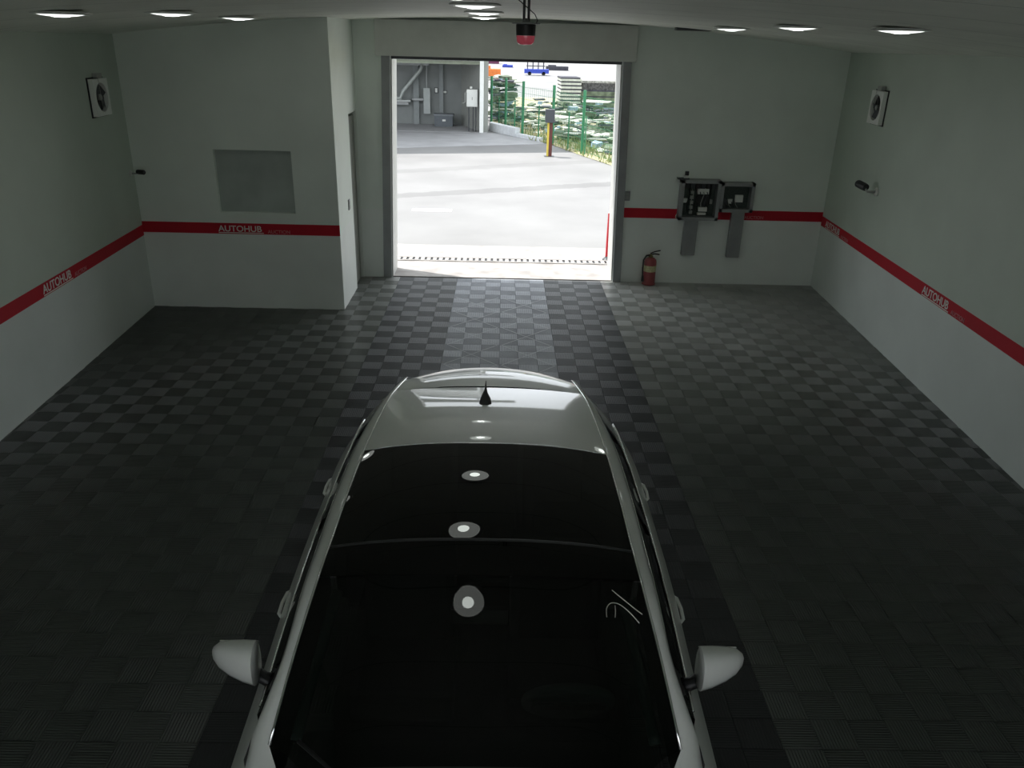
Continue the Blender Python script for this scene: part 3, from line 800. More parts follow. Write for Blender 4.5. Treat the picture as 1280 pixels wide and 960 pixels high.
MB().tube([(cx0, 20.2, 1.42), (cx0 - 0.06, 20.2, 1.38), (cx0 - 0.06, 20.2, 1.05), (cx0 - 0.16, 20.2, 1.0)], 0.02, 8).build('pipe', GREYPL, kb, smooth=True)
MB().lathe([(0.0, 0.0), (0.05, 0.01), (0.05, 0.08), (0.0, 0.09)], (-1.28, 20.15, 1.52), n=14).build('lamp', WHITEPL, kb, smooth=True, angle=40)

# kerb: raised white-edged step beside the garage
kr = tag(MB().prism([(-0.52, 21.2, -0.012), (0.55, 19.05, -0.012), (0.36, 18.85, -0.012), (-0.60, 20.75, -0.012)], (0, 0, 0.30)).build('kerb', mat('kerb_concrete', (0.62, 0.64, 0.66), 0.8, noise=0.1), org=(0, 20, 0)), 'pale raised concrete kerb between the garage and the green fence', 'kerb')
kr2 = tag(MB().prism([(0.56, 19.0, -0.012), (1.35, 17.75, -0.012), (1.20, 17.6, -0.012), (0.40, 18.8, -0.012)], (0, 0, 0.12)).build('kerb', MATS['kerb_concrete'], org=(0.9, 18.3, 0)), 'lower pale kerb section running along the foot of the fence', 'kerb')

# intercom post
ix, iy = 1.345, 13.82
ip = thing('intercom_post', (ix, iy, 0), 'brown and yellow post carrying a dark square box in the yard', 'post')
MB().span((ix - 0.02, iy - 0.05, -0.012), (ix + 0.085, iy + 0.05, 1.02)).build('post', POSTBR, ip)
MB().span((ix - 0.075, iy - 0.05, -0.012), (ix - 0.02, iy + 0.05, 1.02)).build('post_edge', POSTYE, ip)
MB().span((ix - 0.15, iy - 0.12, 0.98), (ix + 0.13, iy + 0.12, 1.36)).build('box', mat('box_charcoal', (0.05, 0.055, 0.065), 0.6, noise=0.1), ip, bevel=0.015)
MB().span((ix - 0.14, iy - 0.14, -0.012), (ix + 0.16, iy + 0.14, 0.0)).build('base_plate', DKSTEEL, ip)

# verge, fence, rubble
FP = [(-0.55, 22.6), (0.02, 21.3), (0.64, 19.1), (1.62, 17.0), (2.42, 14.55), (3.25, 12.2), (4.1, 9.8)]
struct(MB().add([(-0.6, 22.9, 0.0), (0.05, 20.9, 0.0), (0.72, 18.9, 0.0), (1.60, 16.7, 0.0), (2.36, 14.2, 0.0), (3.15, 11.9, 0.0), (4.0, 9.4, 0.0), (30, 9.4, 0.0), (30, 40, 0.0), (-0.6, 40, 0.0)], [tuple(range(10))]).build('verge', DIRT))
fe = thing('mesh_fence', (FP[2][0], FP[2][1], 0), 'green wire mesh fence with posts beyond the yard', 'fence')
for (x, y) in FP:
    MB().cyl((x, y, -0.01), (x, y, 1.88), 0.050, n=10).build('post', GREEN, fe, smooth=True, angle=40)
for i in range(len(FP) - 1):
    a = Vector((*FP[i], 0)); b = Vector((*FP[i + 1], 0)); L = (b - a).length; d = (b - a) / L
    mb = MB()
    for k in range(9):
        z = 0.08 + k * 0.2; mb.cyl(a + Vector((0, 0, z)), b + Vector((0, 0, z)), 0.006, n=4, caps=False)
    nv = int(L / 0.10)
    for k in range(1, nv):
        p = a + d * (L * k / nv); mb.cyl(p + Vector((0, 0, 0.06)), p + Vector((0, 0, 1.72)), 0.005, n=4, caps=False)
    tag(mb.build('mesh_panel', GREEN, fe), kind='stuff')
    mid = a + d * (L * 0.55 if i != 4 else L * 0.08)
    MB().cyl(mid + Vector((0, 0, 0.0)), mid + Vector((0, 0, 1.15)), 0.022, n=8).build('stay', GREEN, fe, smooth=True, angle=40)


def chunk(mb, c, s, k):
    """irregular lump: jittered box"""
    R_ = Matrix.Rotation(random.uniform(0, 3.1), 3, 'Z') @ Matrix.Rotation(random.uniform(-0.35, 0.35), 3, 'X')
    n0 = len(mb.v); mb.box(c, s, R_, k)
    for i in range(n0, len(mb.v)):
        mb.v[i] += Vector([random.uniform(-0.12, 0.12) * s[j] for j in range(3)])


def fence_x(y):
    for i in range(len(FP) - 1):
        if FP[i + 1][1] <= y <= FP[i][1]:
            u = (y - FP[i][1]) / (FP[i + 1][1] - FP[i][1]); return FP[i][0] + u * (FP[i + 1][0] - FP[i][0])
    return FP[0][0] if y > FP[0][1] else FP[-1][0]


mb = MB()
for i in range(620):
    y = random.uniform(14.5, 30); fx_ = fence_x(min(y, 22.5)); x = fx_ + 1.0 + abs(random.gauss(0, 1)) * 2.6
    if y > 22.5: x = random.uniform(-0.1, 7)
    h = 0.14 + 0.62 * min(1.0, max(0, (x - fx_ - 0.8) / 2.0)) * (0.35 + 0.65 * math.sin(x * 1.7 + y * 0.9) ** 2)
    if i > 530: x = random.uniform(-0.55, 0.35); y = random.uniform(23.6, 26.0); h = 1.75
    z = random.uniform(0.02, h)
    t_ = random.random(); s = random.uniform(0.16, 0.55)
    if t_ < 0.34: chunk(mb, (x, y, z), (s, s * 0.7, s * 0.35), 0)
    elif t_ < 0.66: chunk(mb, (x, y, z), (s * 2.4, s * 0.4, 0.05), 1)
    elif t_ < 0.90: chunk(mb, (x, y, z), (s * 1.9, s * 0.4, 0.06), 2)
    else: chunk(mb, (x, y, z), (s * 0.9, s * 0.5, s * 0.3), 3)
tag(mb.build('rubble_heap', [TARP, BOARD, DKBOARD, mat('pale_blue_sheet', (0.30, 0.42, 0.52), 0.6, noise=0.1)], org=(3, 20, 0)), 'messy heap of green tarps, boards and rubble behind the fence', 'rubble', kind='stuff')
mb = MB()
for i in range(900):
    y = random.uniform(10.5, 22.3); x = fence_x(y) + random.uniform(-0.25, 1.3)
    h = random.uniform(0.08, 0.32); a = random.uniform(0, 6.28); w = 0.02
    d = Vector((math.cos(a), math.sin(a), 0)); lean = Vector((random.uniform(-0.12, 0.12), random.uniform(-0.12, 0.12), h))
    p = Vector((x, y, 0.0)); mb.add([p - d * w, p + d * w, p + lean], [(0, 1, 2)], 1 if (y > 19 and random.random() < 0.8) else 0)
tag(mb.build('weeds', [WEED, STRAW], org=(2, 16, 0), recalc=False), 'low green weeds and dry straw along the foot of the fence', 'weeds', kind='stuff')


def stack(name, cx, cy, w, d, layers, label, rotz):
    """layers: list of (thickness, material, inset)"""
    r = thing(name, (cx, cy, 0), label, 'stack'); R_ = Matrix.Rotation(rotz, 3, 'Z'); z = 0.0
    for (t_, mm, ins) in layers:
        mb = MB(); mb.box((cx + random.uniform(-0.03, 0.03), cy, z + t_ / 2), (w - ins, d - ins, t_ * 0.98), R_); mb.build('plank' if t_ < 0.12 else 'panel', mm, r); z += t_
    return r


ly = []
for i in range(10):
    ly += [(0.10, BOARD, 0.0), (0.065, DKBOARD, 0.05)]
stack('board_stack', 3.05, 29.5, 0.97, 1.6, ly, 'tall stack of pale and dark boards, left one of the two stacks', 0.05)
ly = [(0.20, DKBOARD, 0.1), (0.11, mat('pale_violet_sheet', (0.26, 0.28, 0.42), 0.6, noise=0.1), 0.0)] + [(0.21, TARP, 0.0), (0.045, DKBOARD, 0.03), (0.21, TARP, 0.0), (0.045, DKBOARD, 0.03), (0.21, TARP, 0.0), (0.06, DKBOARD, 0.0)] + [(0.32, mat('dark_grey_pipes', (0.06, 0.06, 0.06), 0.7, noise=0.7, nscale=12), 0.05), (0.10, mat('pale_grey_top', (0.30, 0.30, 0.28), 0.8, noise=0.5, nscale=10), 0.0)]
stack('panel_stack', 4.41, 29.9, 1.68, 1.4, ly, 'wide green slatted stack with a grey load on top, right one of the two', 0.05)

# far end of the yard
ft = thing('flatbed_trailer', (3.1, 72.0, -0.012), 'far blue flatbed trailer with upright stakes at the top of the gate view', 'trailer')
MB().span((1.9, 71.4, 0.18), (4.25, 72.6, 0.55)).build('bed', BLUE, ft)
for x in (2.2, 2.72, 3.24, 3.75):
    MB().span((x - 0.05, 72.0, 0.5), (x + 0.05, 72.1, 1.7)).build('stake', DKBOARD, ft)
MB().span((2.1, 72.05, 0.78), (3.9, 72.12, 0.86)).build('rail', DKBOARD, ft)
for x in (2.4, 3.75):
    for y in (71.5, 72.5):
        MB().cyl((x, y - 0.1, 0.16), (x, y + 0.1, 0.16), 0.172).build('wheel', RUBBER, ft, smooth=True, angle=40)
for (x0, x1, y, z1, mm, nm, lb, cat_) in (
        (4.7, 7.2, 86, 0.42, DKBOARD, 'dark_barrier', 'far dark low barrier right of the blue trailer', 'barrier'),
        (-1.95, -0.35, 62, 0.80, ORANGE, 'orange_machine', 'far low orange machine beside the white garage column', 'machine'),
        (-2.35, -0.75, 105, 1.30, MAROON, 'maroon_container', 'far maroon container at the top left of the open view', 'container'),
        (-0.27, 0.98, 92, 0.26, BLUE, 'blue_container', 'far low blue container left of the blue trailer', 'container')):
    q = thing(nm, ((x0 + x1) / 2, y, -0.012), lb, cat_); w = (x1 - x0)
    MB().span((x0, y, -0.012), (x1, y + 1.6, z1)).build('body', mm, q, bevel=0.03)
    for k in range(4):
        MB().span((x0 + w * (k + 0.25) / 4, y - 0.05, 0.05), (x0 + w * (k + 0.5) / 4, y, z1 - 0.05)).build('rib', mm, q)
    MB().span((x0 + w * 0.1, y + 0.3, z1), (x0 + w * 0.45, y + 1.2, z1 * 1.3)).build('top', mm, q)

# ------------------------------------------------------------------ the car
CX, CYC = -0.13, -8.65
car = thing('car', (CX, CYC, 0), 'silver-white hatchback with a black glass roof parked on the centre strip', 'car')


def interp(tab, y):
    """piecewise Catmull-like (smooth) interpolation; tab sorted by descending y; rows (y, a, b...)"""
    if y >= tab[0][0]: return tab[0][1:]
    if y <= tab[-1][0]: return tab[-1][1:]
    for i in range(len(tab) - 1):
        if tab[i][0] >= y >= tab[i + 1][0]:
            p1, p2 = tab[i], tab[i + 1]; p0 = tab[max(i - 1, 0)]; p3 = tab[min(i + 2, len(tab) - 1)]
            h = p2[0] - p1[0]; u = (y - p1[0]) / h; out = []
            for j in range(1, len(p1)):
                d1 = (p2[j] - p0[j]) / (p2[0] - p0[0]) * h; d2 = (p3[j] - p1[j]) / (p3[0] - p1[0]) * h
                out.append((2 * u ** 3 - 3 * u * u + 1) * p1[j] + (u ** 3 - 2 * u * u + u) * d1 + (-2 * u ** 3 + 3 * u * u) * p2[j] + (u ** 3 - u * u) * d2)
            return out


# rails: (Y, half width, z)
SEAM = [(-6.75, 0.530, 1.262), (-7.05, 0.556, 1.318), (-7.30, 0.578, 1.353), (-7.80, 0.600, 1.388), (-8.30, 0.615, 1.393), (-8.75, 0.622, 1.378), (-8.97, 0.632, 1.352), (-9.20, 0.684, 1.180), (-9.45, 0.738, 0.965)]
WTOP = [(-6.75, 0.615, 1.170), (-7.05, 0.640, 1.222), (-7.30, 0.658, 1.262), (-7.80, 0.684, 1.308), (-8.30, 0.694, 1.315), (-8.75, 0.698, 1.295), (-8.97, 0.706, 1.262), (-9.20, 0.745, 1.100), (-9.40, 0.815, 0.950)]
BELT = [(-6.62, 0.74, 0.97), (-6.80, 0.815, 0.965), (-7.25, 0.850, 0.945), (-7.85, 0.868, 0.920), (-8.40, 0.868, 0.905), (-9.00, 0.846, 0.905), (-9.40, 0.820, 0.915), (-9.80, 0.80, 0.875), (-10.30, 0.76, 0.79), (-10.60, 0.66, 0.70)]
SHO = [(-6.55, 0.74, 0.82), (-6.75, 0.86, 0.82), (-7.10, 0.93, 0.81), (-7.60, 0.945, 0.79), (-8.30, 0.945, 0.78), (-9.00, 0.92, 0.77), (-9.60, 0.905, 0.76), (-10.20, 0.885, 0.70), (-10.50, 0.80, 0.64), (-10.68, 0.66, 0.58)]
LOW = [(-6.50, 0.72, 0.42), (-6.70, 0.86, 0.42), (-7.10, 0.925, 0.42), (-8.30, 0.925, 0.40), (-9.60, 0.905, 0.40), (-10.30, 0.88, 0.40), (-10.55, 0.80, 0.40), (-10.74, 0.64, 0.40)]
ROOFC = [(-6.70, 1.270), (-6.95, 1.315), (-7.20, 1.364), (-7.45, 1.404), (-7.75, 1.434), (-8.05, 1.449), (-8.50, 1.446), (-8.80, 1.428), (-9.02, 1.400)]
WY = (-7.30, -9.92); WR = 0.31


def P3(tab, y, s):
    w, z = interp(tab, y); return Vector((CX + s * w, y, z))


def frange(a, b, n): return [a + (b - a) * i / (n - 1) for i in range(n)]


def zbot(y):
    z = 0.20
    for c in WY:
        if abs(y - c) < 0.365: z = max(z, 0.31 + math.sqrt(0.365 ** 2 - (y - c) ** 2) - 0.0)
    return z


# lower body: two sides, hood, nose, tail in one painted shell
mb = MB()
ys = frange(-6.56, -10.62, 110)
for s in (-1, 1):
    rows = []
    for y in ys:
        lw, lz = interp(LOW, y); sw, sz = interp(SHO, y); bw, bz = interp(BELT, y); zb = zbot(y)
        bot = lw - 0.03
        lz2 = max(lz, zb + 0.02); sz2 = max(sz, lz2 + 0.04)
        t_ = (lz2 - lz) / max(1e-3, sz - lz); lw2 = lw + (sw - lw) * min(1, max(0, t_))
        pts = [(bot if zb < 0.3 else lw2 - 0.01, zb), (lw2, lz2), (sw * 0.55 + lw2 * 0.45 + 0.012, lz2 * 0.4 + sz2 * 0.6), (sw, sz2), (sw * 0.72 + bw * 0.28 + 0.010, sz2 * 0.55 + bz * 0.45), (bw, bz)]
        rows.append([Vector((CX + s * a, y, b)) for a, b in pts])
    mb.grid(rows)
    if s == 1: sideR = rows
    else: sideL = rows
# hood (from the windscreen foot to the nose)
def hood_pt(y, u):
    bw, bz = interp(BELT, y); x = bw * u
    crown = 0.045 * (1 - u * u); return Vector((CX + x, y, bz + crown))


hy = frange(-9.52, -10.62, 14); us = frange(-1, 1, 17)
mb.grid([[hood_pt(y, u) for u in us] for y in hy])
# nose and tail close the shell
nose = [(p.x - CX, p.z) for p in sideR[-1]][::-1]; tail = [(p.x - CX, p.z) for p in sideR[0]][::-1]
mb.grid([[hood_pt(-10.62, u) for u in us]] + [[Vector((CX + w * u, -10.62 - yb * (1 - abs(u) ** 2.4), z + c * (1 - u * u))) for u in us] for (w, z), yb, c in zip(nose[1:], (0.06, 0.10, 0.14, 0.16, 0.12), (0.045, 0.04, 0.02, 0.0, 0.0))])
mb.grid([[Vector((CX + w * u, -6.56 + yb * (1 - abs(u) ** 2.4), z)) for u in us] for (w, z), yb in zip(tail, (0.03, 0.05, 0.07, 0.11, 0.13, 0.08))])
body = mb.build('body', PAINT, car, smooth=True, weld=True, angle=38)
# dark underbody filling
MB().span((CX - 0.70, -10.5, 0.18), (CX + 0.70, -6.65, 0.36)).build('underbody', BLACKPL, car)

# cant rails + pillars (painted frame between roof seam and window top)
for s in (-1, 1):
    mb = MB(); rows = []
    for y in frange(-6.75, -9.40, 44):
        a = P3(SEAM, y, s); b = P3(WTOP, y, s); md = (a + b) / 2 + Vector((s * 0.012, 0, 0.014))
        rows.append([a, a * 0.7 + md * 0.3 + Vector((s * 0.004, 0, 0.006)), md, md * 0.35 + b * 0.65 + Vector((s * 0.006, 0, 0.003)), b])
    # foot of the A pillar flows into the wing
    a = P3(SEAM, -9.45, s); rows.append([a, Vector((CX + s * 0.757, -9.47, 0.945)), Vector((CX + s * 0.777, -9.49, 0.935)), Vector((CX + s * 0.796, -9.5, 0.925)), Vector((CX + s * 0.815, -9.50, 0.912))])
    rows.append([hood_pt(-9.545, s * q) for q in (0.84, 0.89, 0.93, 0.965, 1.0)])
    mb.grid(rows)
    # rear quarter pillar down to the belt
    yq = frange(-6.75, -7.28, 8); rq = []
    for y in yq:
        a = P3(WTOP, y, s); b = P3(BELT, y + 0.13 * (1 - (yq[0] - y) / 0.53), s); rq.append([a, a * 0.66 + b * 0.34 + Vector((s * 0.02, 0, 0)), a * 0.33 + b * 0.67 + Vector((s * 0.02, 0, 0)), b])
    mb.grid(rq)
    mb.build('side_frame', PAINT, car, smooth=True, angle=60)
    # side glass
    mb = MB(); rows = []
    for y in frange(-7.28, -9.31, 30):
        a = P3(WTOP, y, s); b = P3(BELT, y, s); rows.append([a + Vector((-s * 0.006, 0, 0)), (a + b) / 2 + Vector((s * 0.016, 0, 0)), b + Vector((-s * 0.008, 0, 0.0))])
    mb.grid(rows); mb.build('side_window', GLASS_ROOF, car, smooth=True)
    mb = MB(); rows = []
    for y in frange(-9.305, -9.50, 6):
        a = P3(WTOP, y, s); b = P3(BELT, y, s); rows.append([a, (a + b) / 2, b])
    mb.grid(rows); mb.build('mirror_sail', BLACKPL, car, smooth=True)
    for yb_ in (-8.22,):
        mb = MB(); rows = []
        for y in (yb_ + 0.05, yb_ - 0.05):
            a = P3(WTOP, y, s); b = P3(BELT, y, s); rows.append([a + Vector((s * 0.003, 0, 0)), (a + b) / 2 + Vector((s * 0.021, 0, 0)), b + Vector((s * 0.003, 0, 0))])
        mb.grid(rows); mb.build('pillar_cover', BLACKPL, car, smooth=True)
    # bright trims
    MB().tube([P3(BELT, y, s) + Vector((s * 0.004, 0, 0.004)) for y in frange(-6.80, -9.22, 48)], 0.0075, 8).build('belt_trim', CHROME, car, smooth=True)
    MB().tube([P3(WTOP, y, s) + Vector((s * 0.003, 0, 0.0)) for y in frange(-7.25, -9.24, 40)], 0.0035, 6).build('window_trim', CHROME, car, smooth=True)
    MB().tube([P3(SEAM, y, s) + Vector((0, 0, 0.002)) for y in frange(-6.78, -9.45, 48)], 0.0055, 8).build('roof_moulding', CHROME, car, smooth=True)


def roof_pt(y, u, dz=0.0, inset=0.0):
    w, z = interp(SEAM, y); zc = interp(ROOFC, y)[0]
    return Vector((CX + (w - inset) * u, y, z + (zc - z) * (1 - abs(u) ** 2.6) + dz))


def roof_bow(y, u, bow): return y + bow * (1 - u * u)


ur = frange(-1, 1, 25)
# painted rear part of the roof
mb = MB(); mb.grid([[roof_pt(yy + 0.05 * (1 - u * u) * (1 - t_), u) for u in ur] for t_, yy in [(i / 15, -7.13 + (-8.02 + 7.13) * i / 15) for i in range(16)]])
mb.build('roof_panel', PAINT, car, smooth=True)
# rear glass roof, front glass roof
mb = MB(); mb.grid([[roof_pt(yy, u, 0.001) for u in ur] for yy in frange(-8.025, -8.815, 12)]); mb.build('glass_roof', GLASS_ROOF, car, smooth=True)
mb = MB(); mb.grid([[roof_pt(yy - 0.05 * (1 - u * u) * t_, u, 0.001) for u in ur] for t_, yy in [(i / 5, -8.835 - 0.145 * i / 5) for i in range(6)]]); mb.build('glass_roof', GLASS_ROOF, car, smooth=True)
MB().tube([roof_pt(-8.825, u, 0.0) for u in ur], 0.006, 6).build('roof_gap_seal', BLACKPL, car, smooth=True)
MB().tube([roof_pt(-8.02, u, 0.001) for u in ur], 0.003, 6).build('glass_edge', CHROME, car, smooth=True)
# windscreen
TOPL = [roof_pt(-8.985 - 0.05 * (1 - u * u), u, 0.0) for u in ur]
mb = MB(); rows = []
N = 14
for i in range(N):
    t_ = i / (N - 1); row = []
    for j, u in enumerate(ur):
        a = TOPL[j]; ysd = -8.985 + (-9.45 + 8.985) * t_; w, z = interp(SEAM, ysd)
        foot = Vector((CX + 0.738 * u, -9.45 - 0.34 * (1 - abs(u) ** 2.2), 0.962 - 0.02 * (1 - u * u)))
        x = CX + w * u
        y = a.y * (1 - t_) + foot.y * t_; zz = a.z * (1 - t_) + foot.z * t_ + 0.045 * math.sin(math.pi * t_) * (1 - abs(u) ** 4)
        yy = ysd * abs(u) ** 8 + y * (1 - abs(u) ** 8); zz = z * abs(u) ** 8 + zz * (1 - abs(u) ** 8)
        row.append(Vector((x, yy, zz)))
    rows.append(row)
mb.grid(rows); mb.build('windscreen', GLASS_CAR, car, smooth=True); WS = rows


# chalk mark on the windscreen (drawn in windscreen coordinates: across u, down t)
def ws_uv(u, t_):
    j = (u + 1) / 2 * (len(ur) - 1); i = t_ * (N - 1); j0, i0 = min(int(j), len(ur) - 2), min(int(i), N - 2); fj, fi = j - j0, i - i0
    p = WS[i0][j0] * (1 - fj) * (1 - fi) + WS[i0][j0 + 1] * fj * (1 - fi) + WS[i0 + 1][j0] * (1 - fj) * fi + WS[i0 + 1][j0 + 1] * fj * fi
    return p + Vector((0, -0.004, 0.006))


CHK = mat('chalk_marker', (0.62, 0.62, 0.56), 0.7, noise=0.1, emit=None)
def smooth_pts(pts, n=7):
    out = []
    for i in range(len(pts) - 1):
        p0, p1, p2, p3 = pts[max(i - 1, 0)], pts[i], pts[i + 1], pts[min(i + 2, len(pts) - 1)]
        for k in range(n):
            t = k / n
            out.append(tuple(0.5 * (2 * p1[j] + (p2[j] - p0[j]) * t + (2 * p0[j] - 5 * p1[j] + 4 * p2[j] - p3[j]) * t * t + (3 * p1[j] - p0[j] - 3 * p2[j] + p3[j]) * t ** 3) for j in (0, 1)))
    return out + [pts[-1]]


for pts in (((0.80, 0.06), (0.88, 0.14), (0.955, 0.22)), ((0.735, 0.22), (0.745, 0.17), (0.78, 0.14), (0.83, 0.15), (0.88, 0.20), (0.925, 0.27)), ((0.80, 0.155), (0.795, 0.19), (0.785, 0.225))):
    MB().tube([ws_uv(*p) for p in smooth_pts(pts)], 0.0018, 6).build('chalk_mark', CHK, car, smooth=True)
# wipers and cowl
MB().grid([[hood_pt(-9.54 - 0.26 * (1 - u * u), u * 0.80) + Vector((0, 0, 0.004)) for u in frange(-0.86, 0.86, 17)], [Vector((CX + 0.70 * u, -9.45 - 0.34 * (1 - abs(u) ** 2.2), 0.958 - 0.02 * (1 - u * u))) for u in frange(-0.9, 0.9, 17)]]).build('cowl', BLACKPL, car, smooth=True)
MB().tube([ws_uv(0.55, 0.99), ws_uv(0.1, 0.965), ws_uv(-0.35, 0.955)], 0.008, 6).build('wiper', BLACKPL, car, smooth=True)
MB().tube([ws_uv(-0.2, 0.99), ws_uv(-0.5, 0.94), ws_uv(-0.86, 0.90)], 0.008, 6).build('wiper', BLACKPL, car, smooth=True)
# black border of the windscreen + interior mirror
mr = MB().box((CX, -9.10, 1.27), (0.22, 0.03, 0.07)).build('rear_view_mirror', BLACKPL, car, bevel=0.01)

# tail: spoiler, rear window, tailgate, lamps, plate
mb = MB()
sp = []
for t_ in frange(0, 1, 6):
    row = []
    for u in ur:
        yb_ = -7.105 + 0.05 * (1 - u * u) + (0.31 + 0.15 * (1 - u * u)) * t_
        w = 0.562 - 0.010 * t_; z0 = roof_pt(-7.10, u).z
        row.append(Vector((CX + w * u, yb_, z0 - 0.006 - 0.052 * t_ + 0.012 * math.sin(math.pi * t_) - 0.012 * t_ ** 3)))
    sp.append(row)
und = [[p + Vector((0, -0.02, -0.035)) for p in sp[-1]], [p + Vector((0, -0.12, -0.06)) for p in sp[-1]]]
mb.grid(sp + und); spoiler = mb.build('spoiler', PAINT, car, smooth=True, angle=50)
MB().tube([(sp[0][i] + Vector((0, -0.012, -0.010))) for i in range(len(ur))], 0.010, 6).build('roof_gap_seal', BLACKPL, car, smooth=True)
MB().span((CX - 0.13, -6.715, 1.255), (CX + 0.13, -6.700, 1.272)).build('brake_lamp', REDLENS, spoiler)
mb = MB(); mb.grid([[p + Vector((0, 0.0, 0.0)) for p in und[1]], [Vector((CX + 0.60 * u, -6.74 + 0.03 * (1 - u * u), 1.12)) for u in ur], [Vector((CX + 0.66 * u, -6.62 + 0.04 * (1 - u * u), 0.98)) for u in ur]])
mb.build('rear_window', GLASS_ROOF, car, smooth=True)
mb = MB(); mb.grid([[Vector((CX + 0.70 * u, -6.62 + 0.04 * (1 - u * u), 0.98)) for u in ur], [Vector((CX + 0.74 * u, -6.57 + 0.05 * (1 - u * u), 0.965)) for u in ur]]); mb.build('tailgate_ledge', PAINT, car, smooth=True)
for s in (-1, 1):
    mb = MB(); mb.grid([[P3(SEAM, -6.75, s), P3(WTOP, -6.75, s), Vector((CX + s * 0.72, -6.68, 1.06)), Vector((CX + s * 0.74, -6.62, 0.97))], [Vector((CX + s * 0.52, -6.78, 1.22)), Vector((CX + s * 0.60, -6.74, 1.12)), Vector((CX + s * 0.66, -6.62, 0.98)), Vector((CX + s * 0.70, -6.58, 0.96))]])
    mb.build('tail_pillar', PAINT, car, smooth=True)
    MB().box((CX + s * 0.66, -6.555, 0.86), (0.26, 0.06, 0.13), Matrix.Rotation(-s * 0.35, 3, 'Z')).build('tail_lamp', REDLENS, car, bevel=0.02)
    MB().box((CX + s * 0.62, -10.60, 0.66), (0.30, 0.10, 0.12), Matrix.Rotation(s * 0.45, 3, 'Z')).build('head_lamp', CLEARLENS, car, bevel=0.03)
MB().span((CX - 0.26, -6.475, 0.60), (CX + 0.26, -6.445, 0.71)).build('number_plate', WHITEPL, car)
MB().span((CX - 0.26, -10.79, 0.36), (CX + 0.26, -10.775, 0.47)).build('number_plate', WHITEPL, car)
MB().span((CX - 0.48, -10.785, 0.50), (CX + 0.48, -10.72, 0.58)).build('grille', BLACKPL, car, bevel=0.01)
# shark-fin antenna
ax_, ay = -0.145, -7.40
za = roof_pt(ay, 0).z
an = MB()
fin = [(0.115, -0.01, 0.020), (0.10, 0.004, 0.036), (0.05, 0.020, 0.042), (0.0, 0.034, 0.036), (-0.05, 0.060, 0.014), (-0.09, 0.088, 0.006)]
rows = []
for (dy, h, w) in fin:
    y = ay - dy
    rows.append([Vector((ax_ - w, y, za - 0.012)), Vector((ax_ - w * 0.8, y, za + h * 0.5)), Vector((ax_ - w * 0.25, y, za + h)), Vector((ax_ + w * 0.25, y, za + h)), Vector((ax_ + w * 0.8, y, za + h * 0.5)), Vector((ax_ + w, y, za - 0.012))])
an.grid(rows); an.add(rows[-1], [(0, 1, 2, 3, 4, 5)]); an.build('antenna', BLACKPL, car, smooth=True, angle=50)

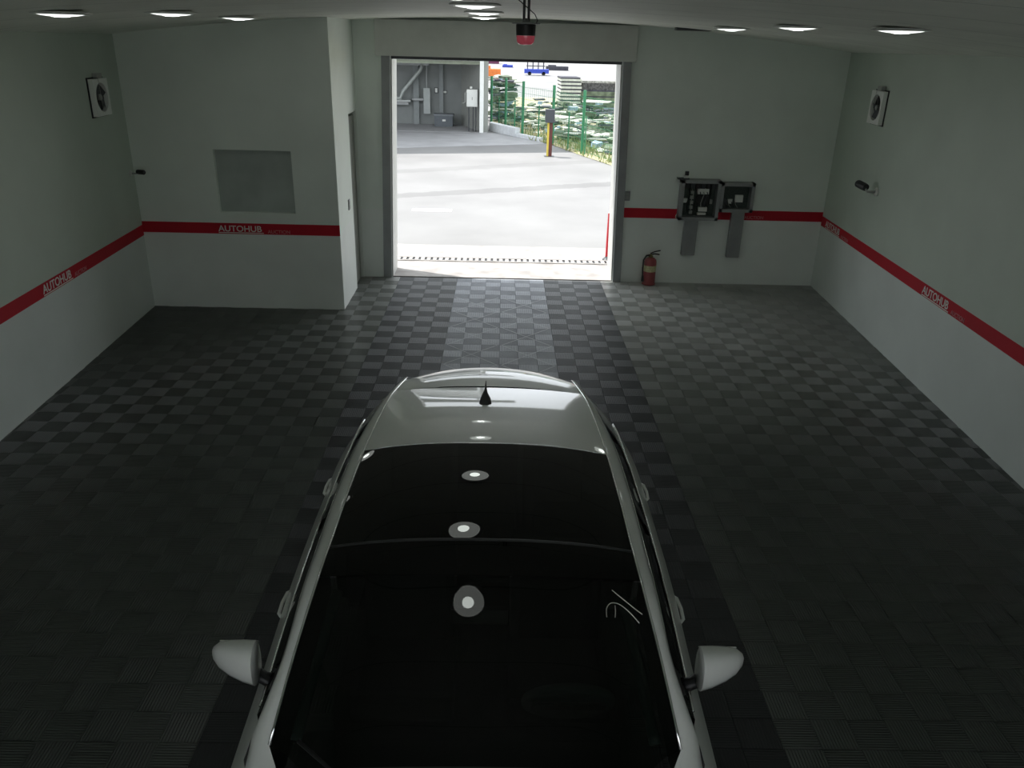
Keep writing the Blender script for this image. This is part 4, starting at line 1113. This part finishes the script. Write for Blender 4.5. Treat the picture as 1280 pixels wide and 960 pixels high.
# mirrors
for s in (-1, 1):
    o = Vector((CX + s * 0.96, -9.075, 1.01)); mb = MB(); rows = []
    # sections along the outward direction
    secs = [(-0.088, 0.066, 0.080, -0.012), (-0.082, 0.080, 0.094, -0.012), (-0.03, 0.074, 0.088, 0.004), (0.03, 0.060, 0.076, 0.024), (0.08, 0.042, 0.058, 0.042), (0.108, 0.022, 0.032, 0.052), (0.118, 0.006, 0.010, 0.056)]
    for (dx, ry, rz, back) in secs:
        row = []
        for k in range(17):
            a = 2 * math.pi * k / 16
            cy_, cz_ = math.cos(a), math.sin(a)
            row.append(o + Vector((s * dx, ry * (abs(cy_) ** 0.8) * (1 if cy_ > 0 else -1) * (1.0 if cy_ < 0 else 0.55) + back, rz * (abs(cz_) ** 0.85) * (1 if cz_ > 0 else -1) - 0.1 * dx)))
        rows.append(row)
    mb.grid(rows); mb.add(rows[0][:-1], [tuple(range(16))]); mb.add(rows[-1][:-1], [tuple(range(16))])
    mo = mb.build('door_mirror', PAINT, car, smooth=True, weld=True, angle=45)
    MB().box(o + Vector((s * 0.0, 0.047, -0.002)), (0.155, 0.008, 0.12)).build('mirror_glass', CHROME, mo, bevel=0.003)
    MB().tube([o + Vector((-s * 0.06, 0.0, -0.06)), o + Vector((-s * 0.10, 0.0, -0.09)), o + Vector((-s * 0.15, -0.01, -0.10))], [0.03, 0.026, 0.035], 10).build('mirror_arm', BLACKPL, mo, smooth=True)
    # handles
    for hy_ in (-7.42, -8.47):
        w, z = interp(SHO, hy_); xh = CX + s * (w + 0.002)
        pts = [(xh - s * 0.012, hy_ + 0.10, z + 0.03), (xh + s * 0.004, hy_ + 0.075, z + 0.032), (xh + s * 0.011, hy_, z + 0.03), (xh + s * 0.006, hy_ - 0.075, z + 0.03), (xh - s * 0.012, hy_ - 0.10, z + 0.028)]
        MB().tube(pts, [0.007, 0.009, 0.009, 0.009, 0.007], 8).build('door_handle', PAINT, car, smooth=True)
    # wheels
    for wy in WY:
        xw = CX + s * 0.80
        wh = MB().lathe([(0.20, -0.10), (0.28, -0.105), (0.308, -0.09), (0.315, 0.0), (0.308, 0.09), (0.28, 0.105), (0.20, 0.10)], (xw, wy, 0.315), (s, 0, 0), n=30).build('wheel', RUBBER, car, smooth=True, angle=40)
        mbr = MB().lathe([(0.0, 0.075), (0.05, 0.08), (0.06, 0.07), (0.10, 0.04), (0.20, 0.06), (0.205, 0.10)], (xw, wy, 0.315), (s, 0, 0), n=30)
        for k in range(5):
            a = 2 * math.pi * k / 5; d = Vector((0, math.cos(a), math.sin(a)))
            mbr.tube([Vector((xw + s * 0.075, wy, 0.315)) + d * 0.04, Vector((xw + s * 0.085, wy, 0.315)) + d * 0.20], 0.022, 6)
        mbr.build('rim', ALLOY, wh, smooth=True, angle=40)
        MB().lathe([(0.36, -0.28), (0.36, 0.02)], (CX + s * 0.80, wy, 0.315), (s, 0, 0), n=24).build('wheel_liner', BLACKPL, car, smooth=True)
# fender/hood shut lines
for s in (-1, 1):
    MB().tube([hood_pt(y, s * 0.985) + Vector((0, 0, 0.001)) for y in frange(-9.56, -10.5, 12)], 0.003, 6).build('bonnet_gap', STEEL, car, smooth=True)
# interior
itn = MB().span((CX - 0.66, -9.70, 0.55), (CX + 0.66, -9.30, 0.90)).build('dashboard', INTER, car, bevel=0.06)
MB().span((CX - 0.70, -9.4, 0.22), (CX + 0.70, -6.8, 0.36)).build('cabin_floor', INTER, car)
sw_ = MB().lathe([(0.165, -0.014), (0.185, -0.014), (0.19, 0.0), (0.185, 0.014), (0.165, 0.014), (0.16, 0.0), (0.165, -0.014)], (CX + 0.36, -9.12, 0.86), (0, 0.88, 0.47), n=28).build('steering_wheel', INTER2, car, smooth=True)
MB().box((CX + 0.36, -9.13, 0.855), (0.30, 0.03, 0.07), Matrix.Rotation(0.5, 3, 'X')).build('steering_spoke', INTER, sw_, bevel=0.01)
for (x, y) in ((0.36, -8.55), (-0.36, -8.55), (0.40, -7.55), (-0.40, -7.55), (0.0, -7.55)):
    w = 0.48 if y < -8 else 0.38
    st = MB().box((CX + x, y, 0.48), (w, 0.50, 0.16)).build('seat', INTER, car, bevel=0.04)
    MB().box((CX + x, y + 0.27, 0.78), (w * 0.95, 0.13, 0.58), Matrix.Rotation(-0.25, 3, 'X')).build('backrest', INTER, st, bevel=0.05)
    MB().box((CX + x, y + 0.37, 1.12), (0.24, 0.09, 0.16)).build('headrest', INTER, st, bevel=0.04)
for s in (-1, 1):
    MB().tube([P3(SEAM, y, s) + Vector((-s * 0.075, 0.02, -0.055)) for y in frange(-9.0, -9.42, 8)], 0.022, 8).build('pillar_trim', INTER2, car, smooth=True)
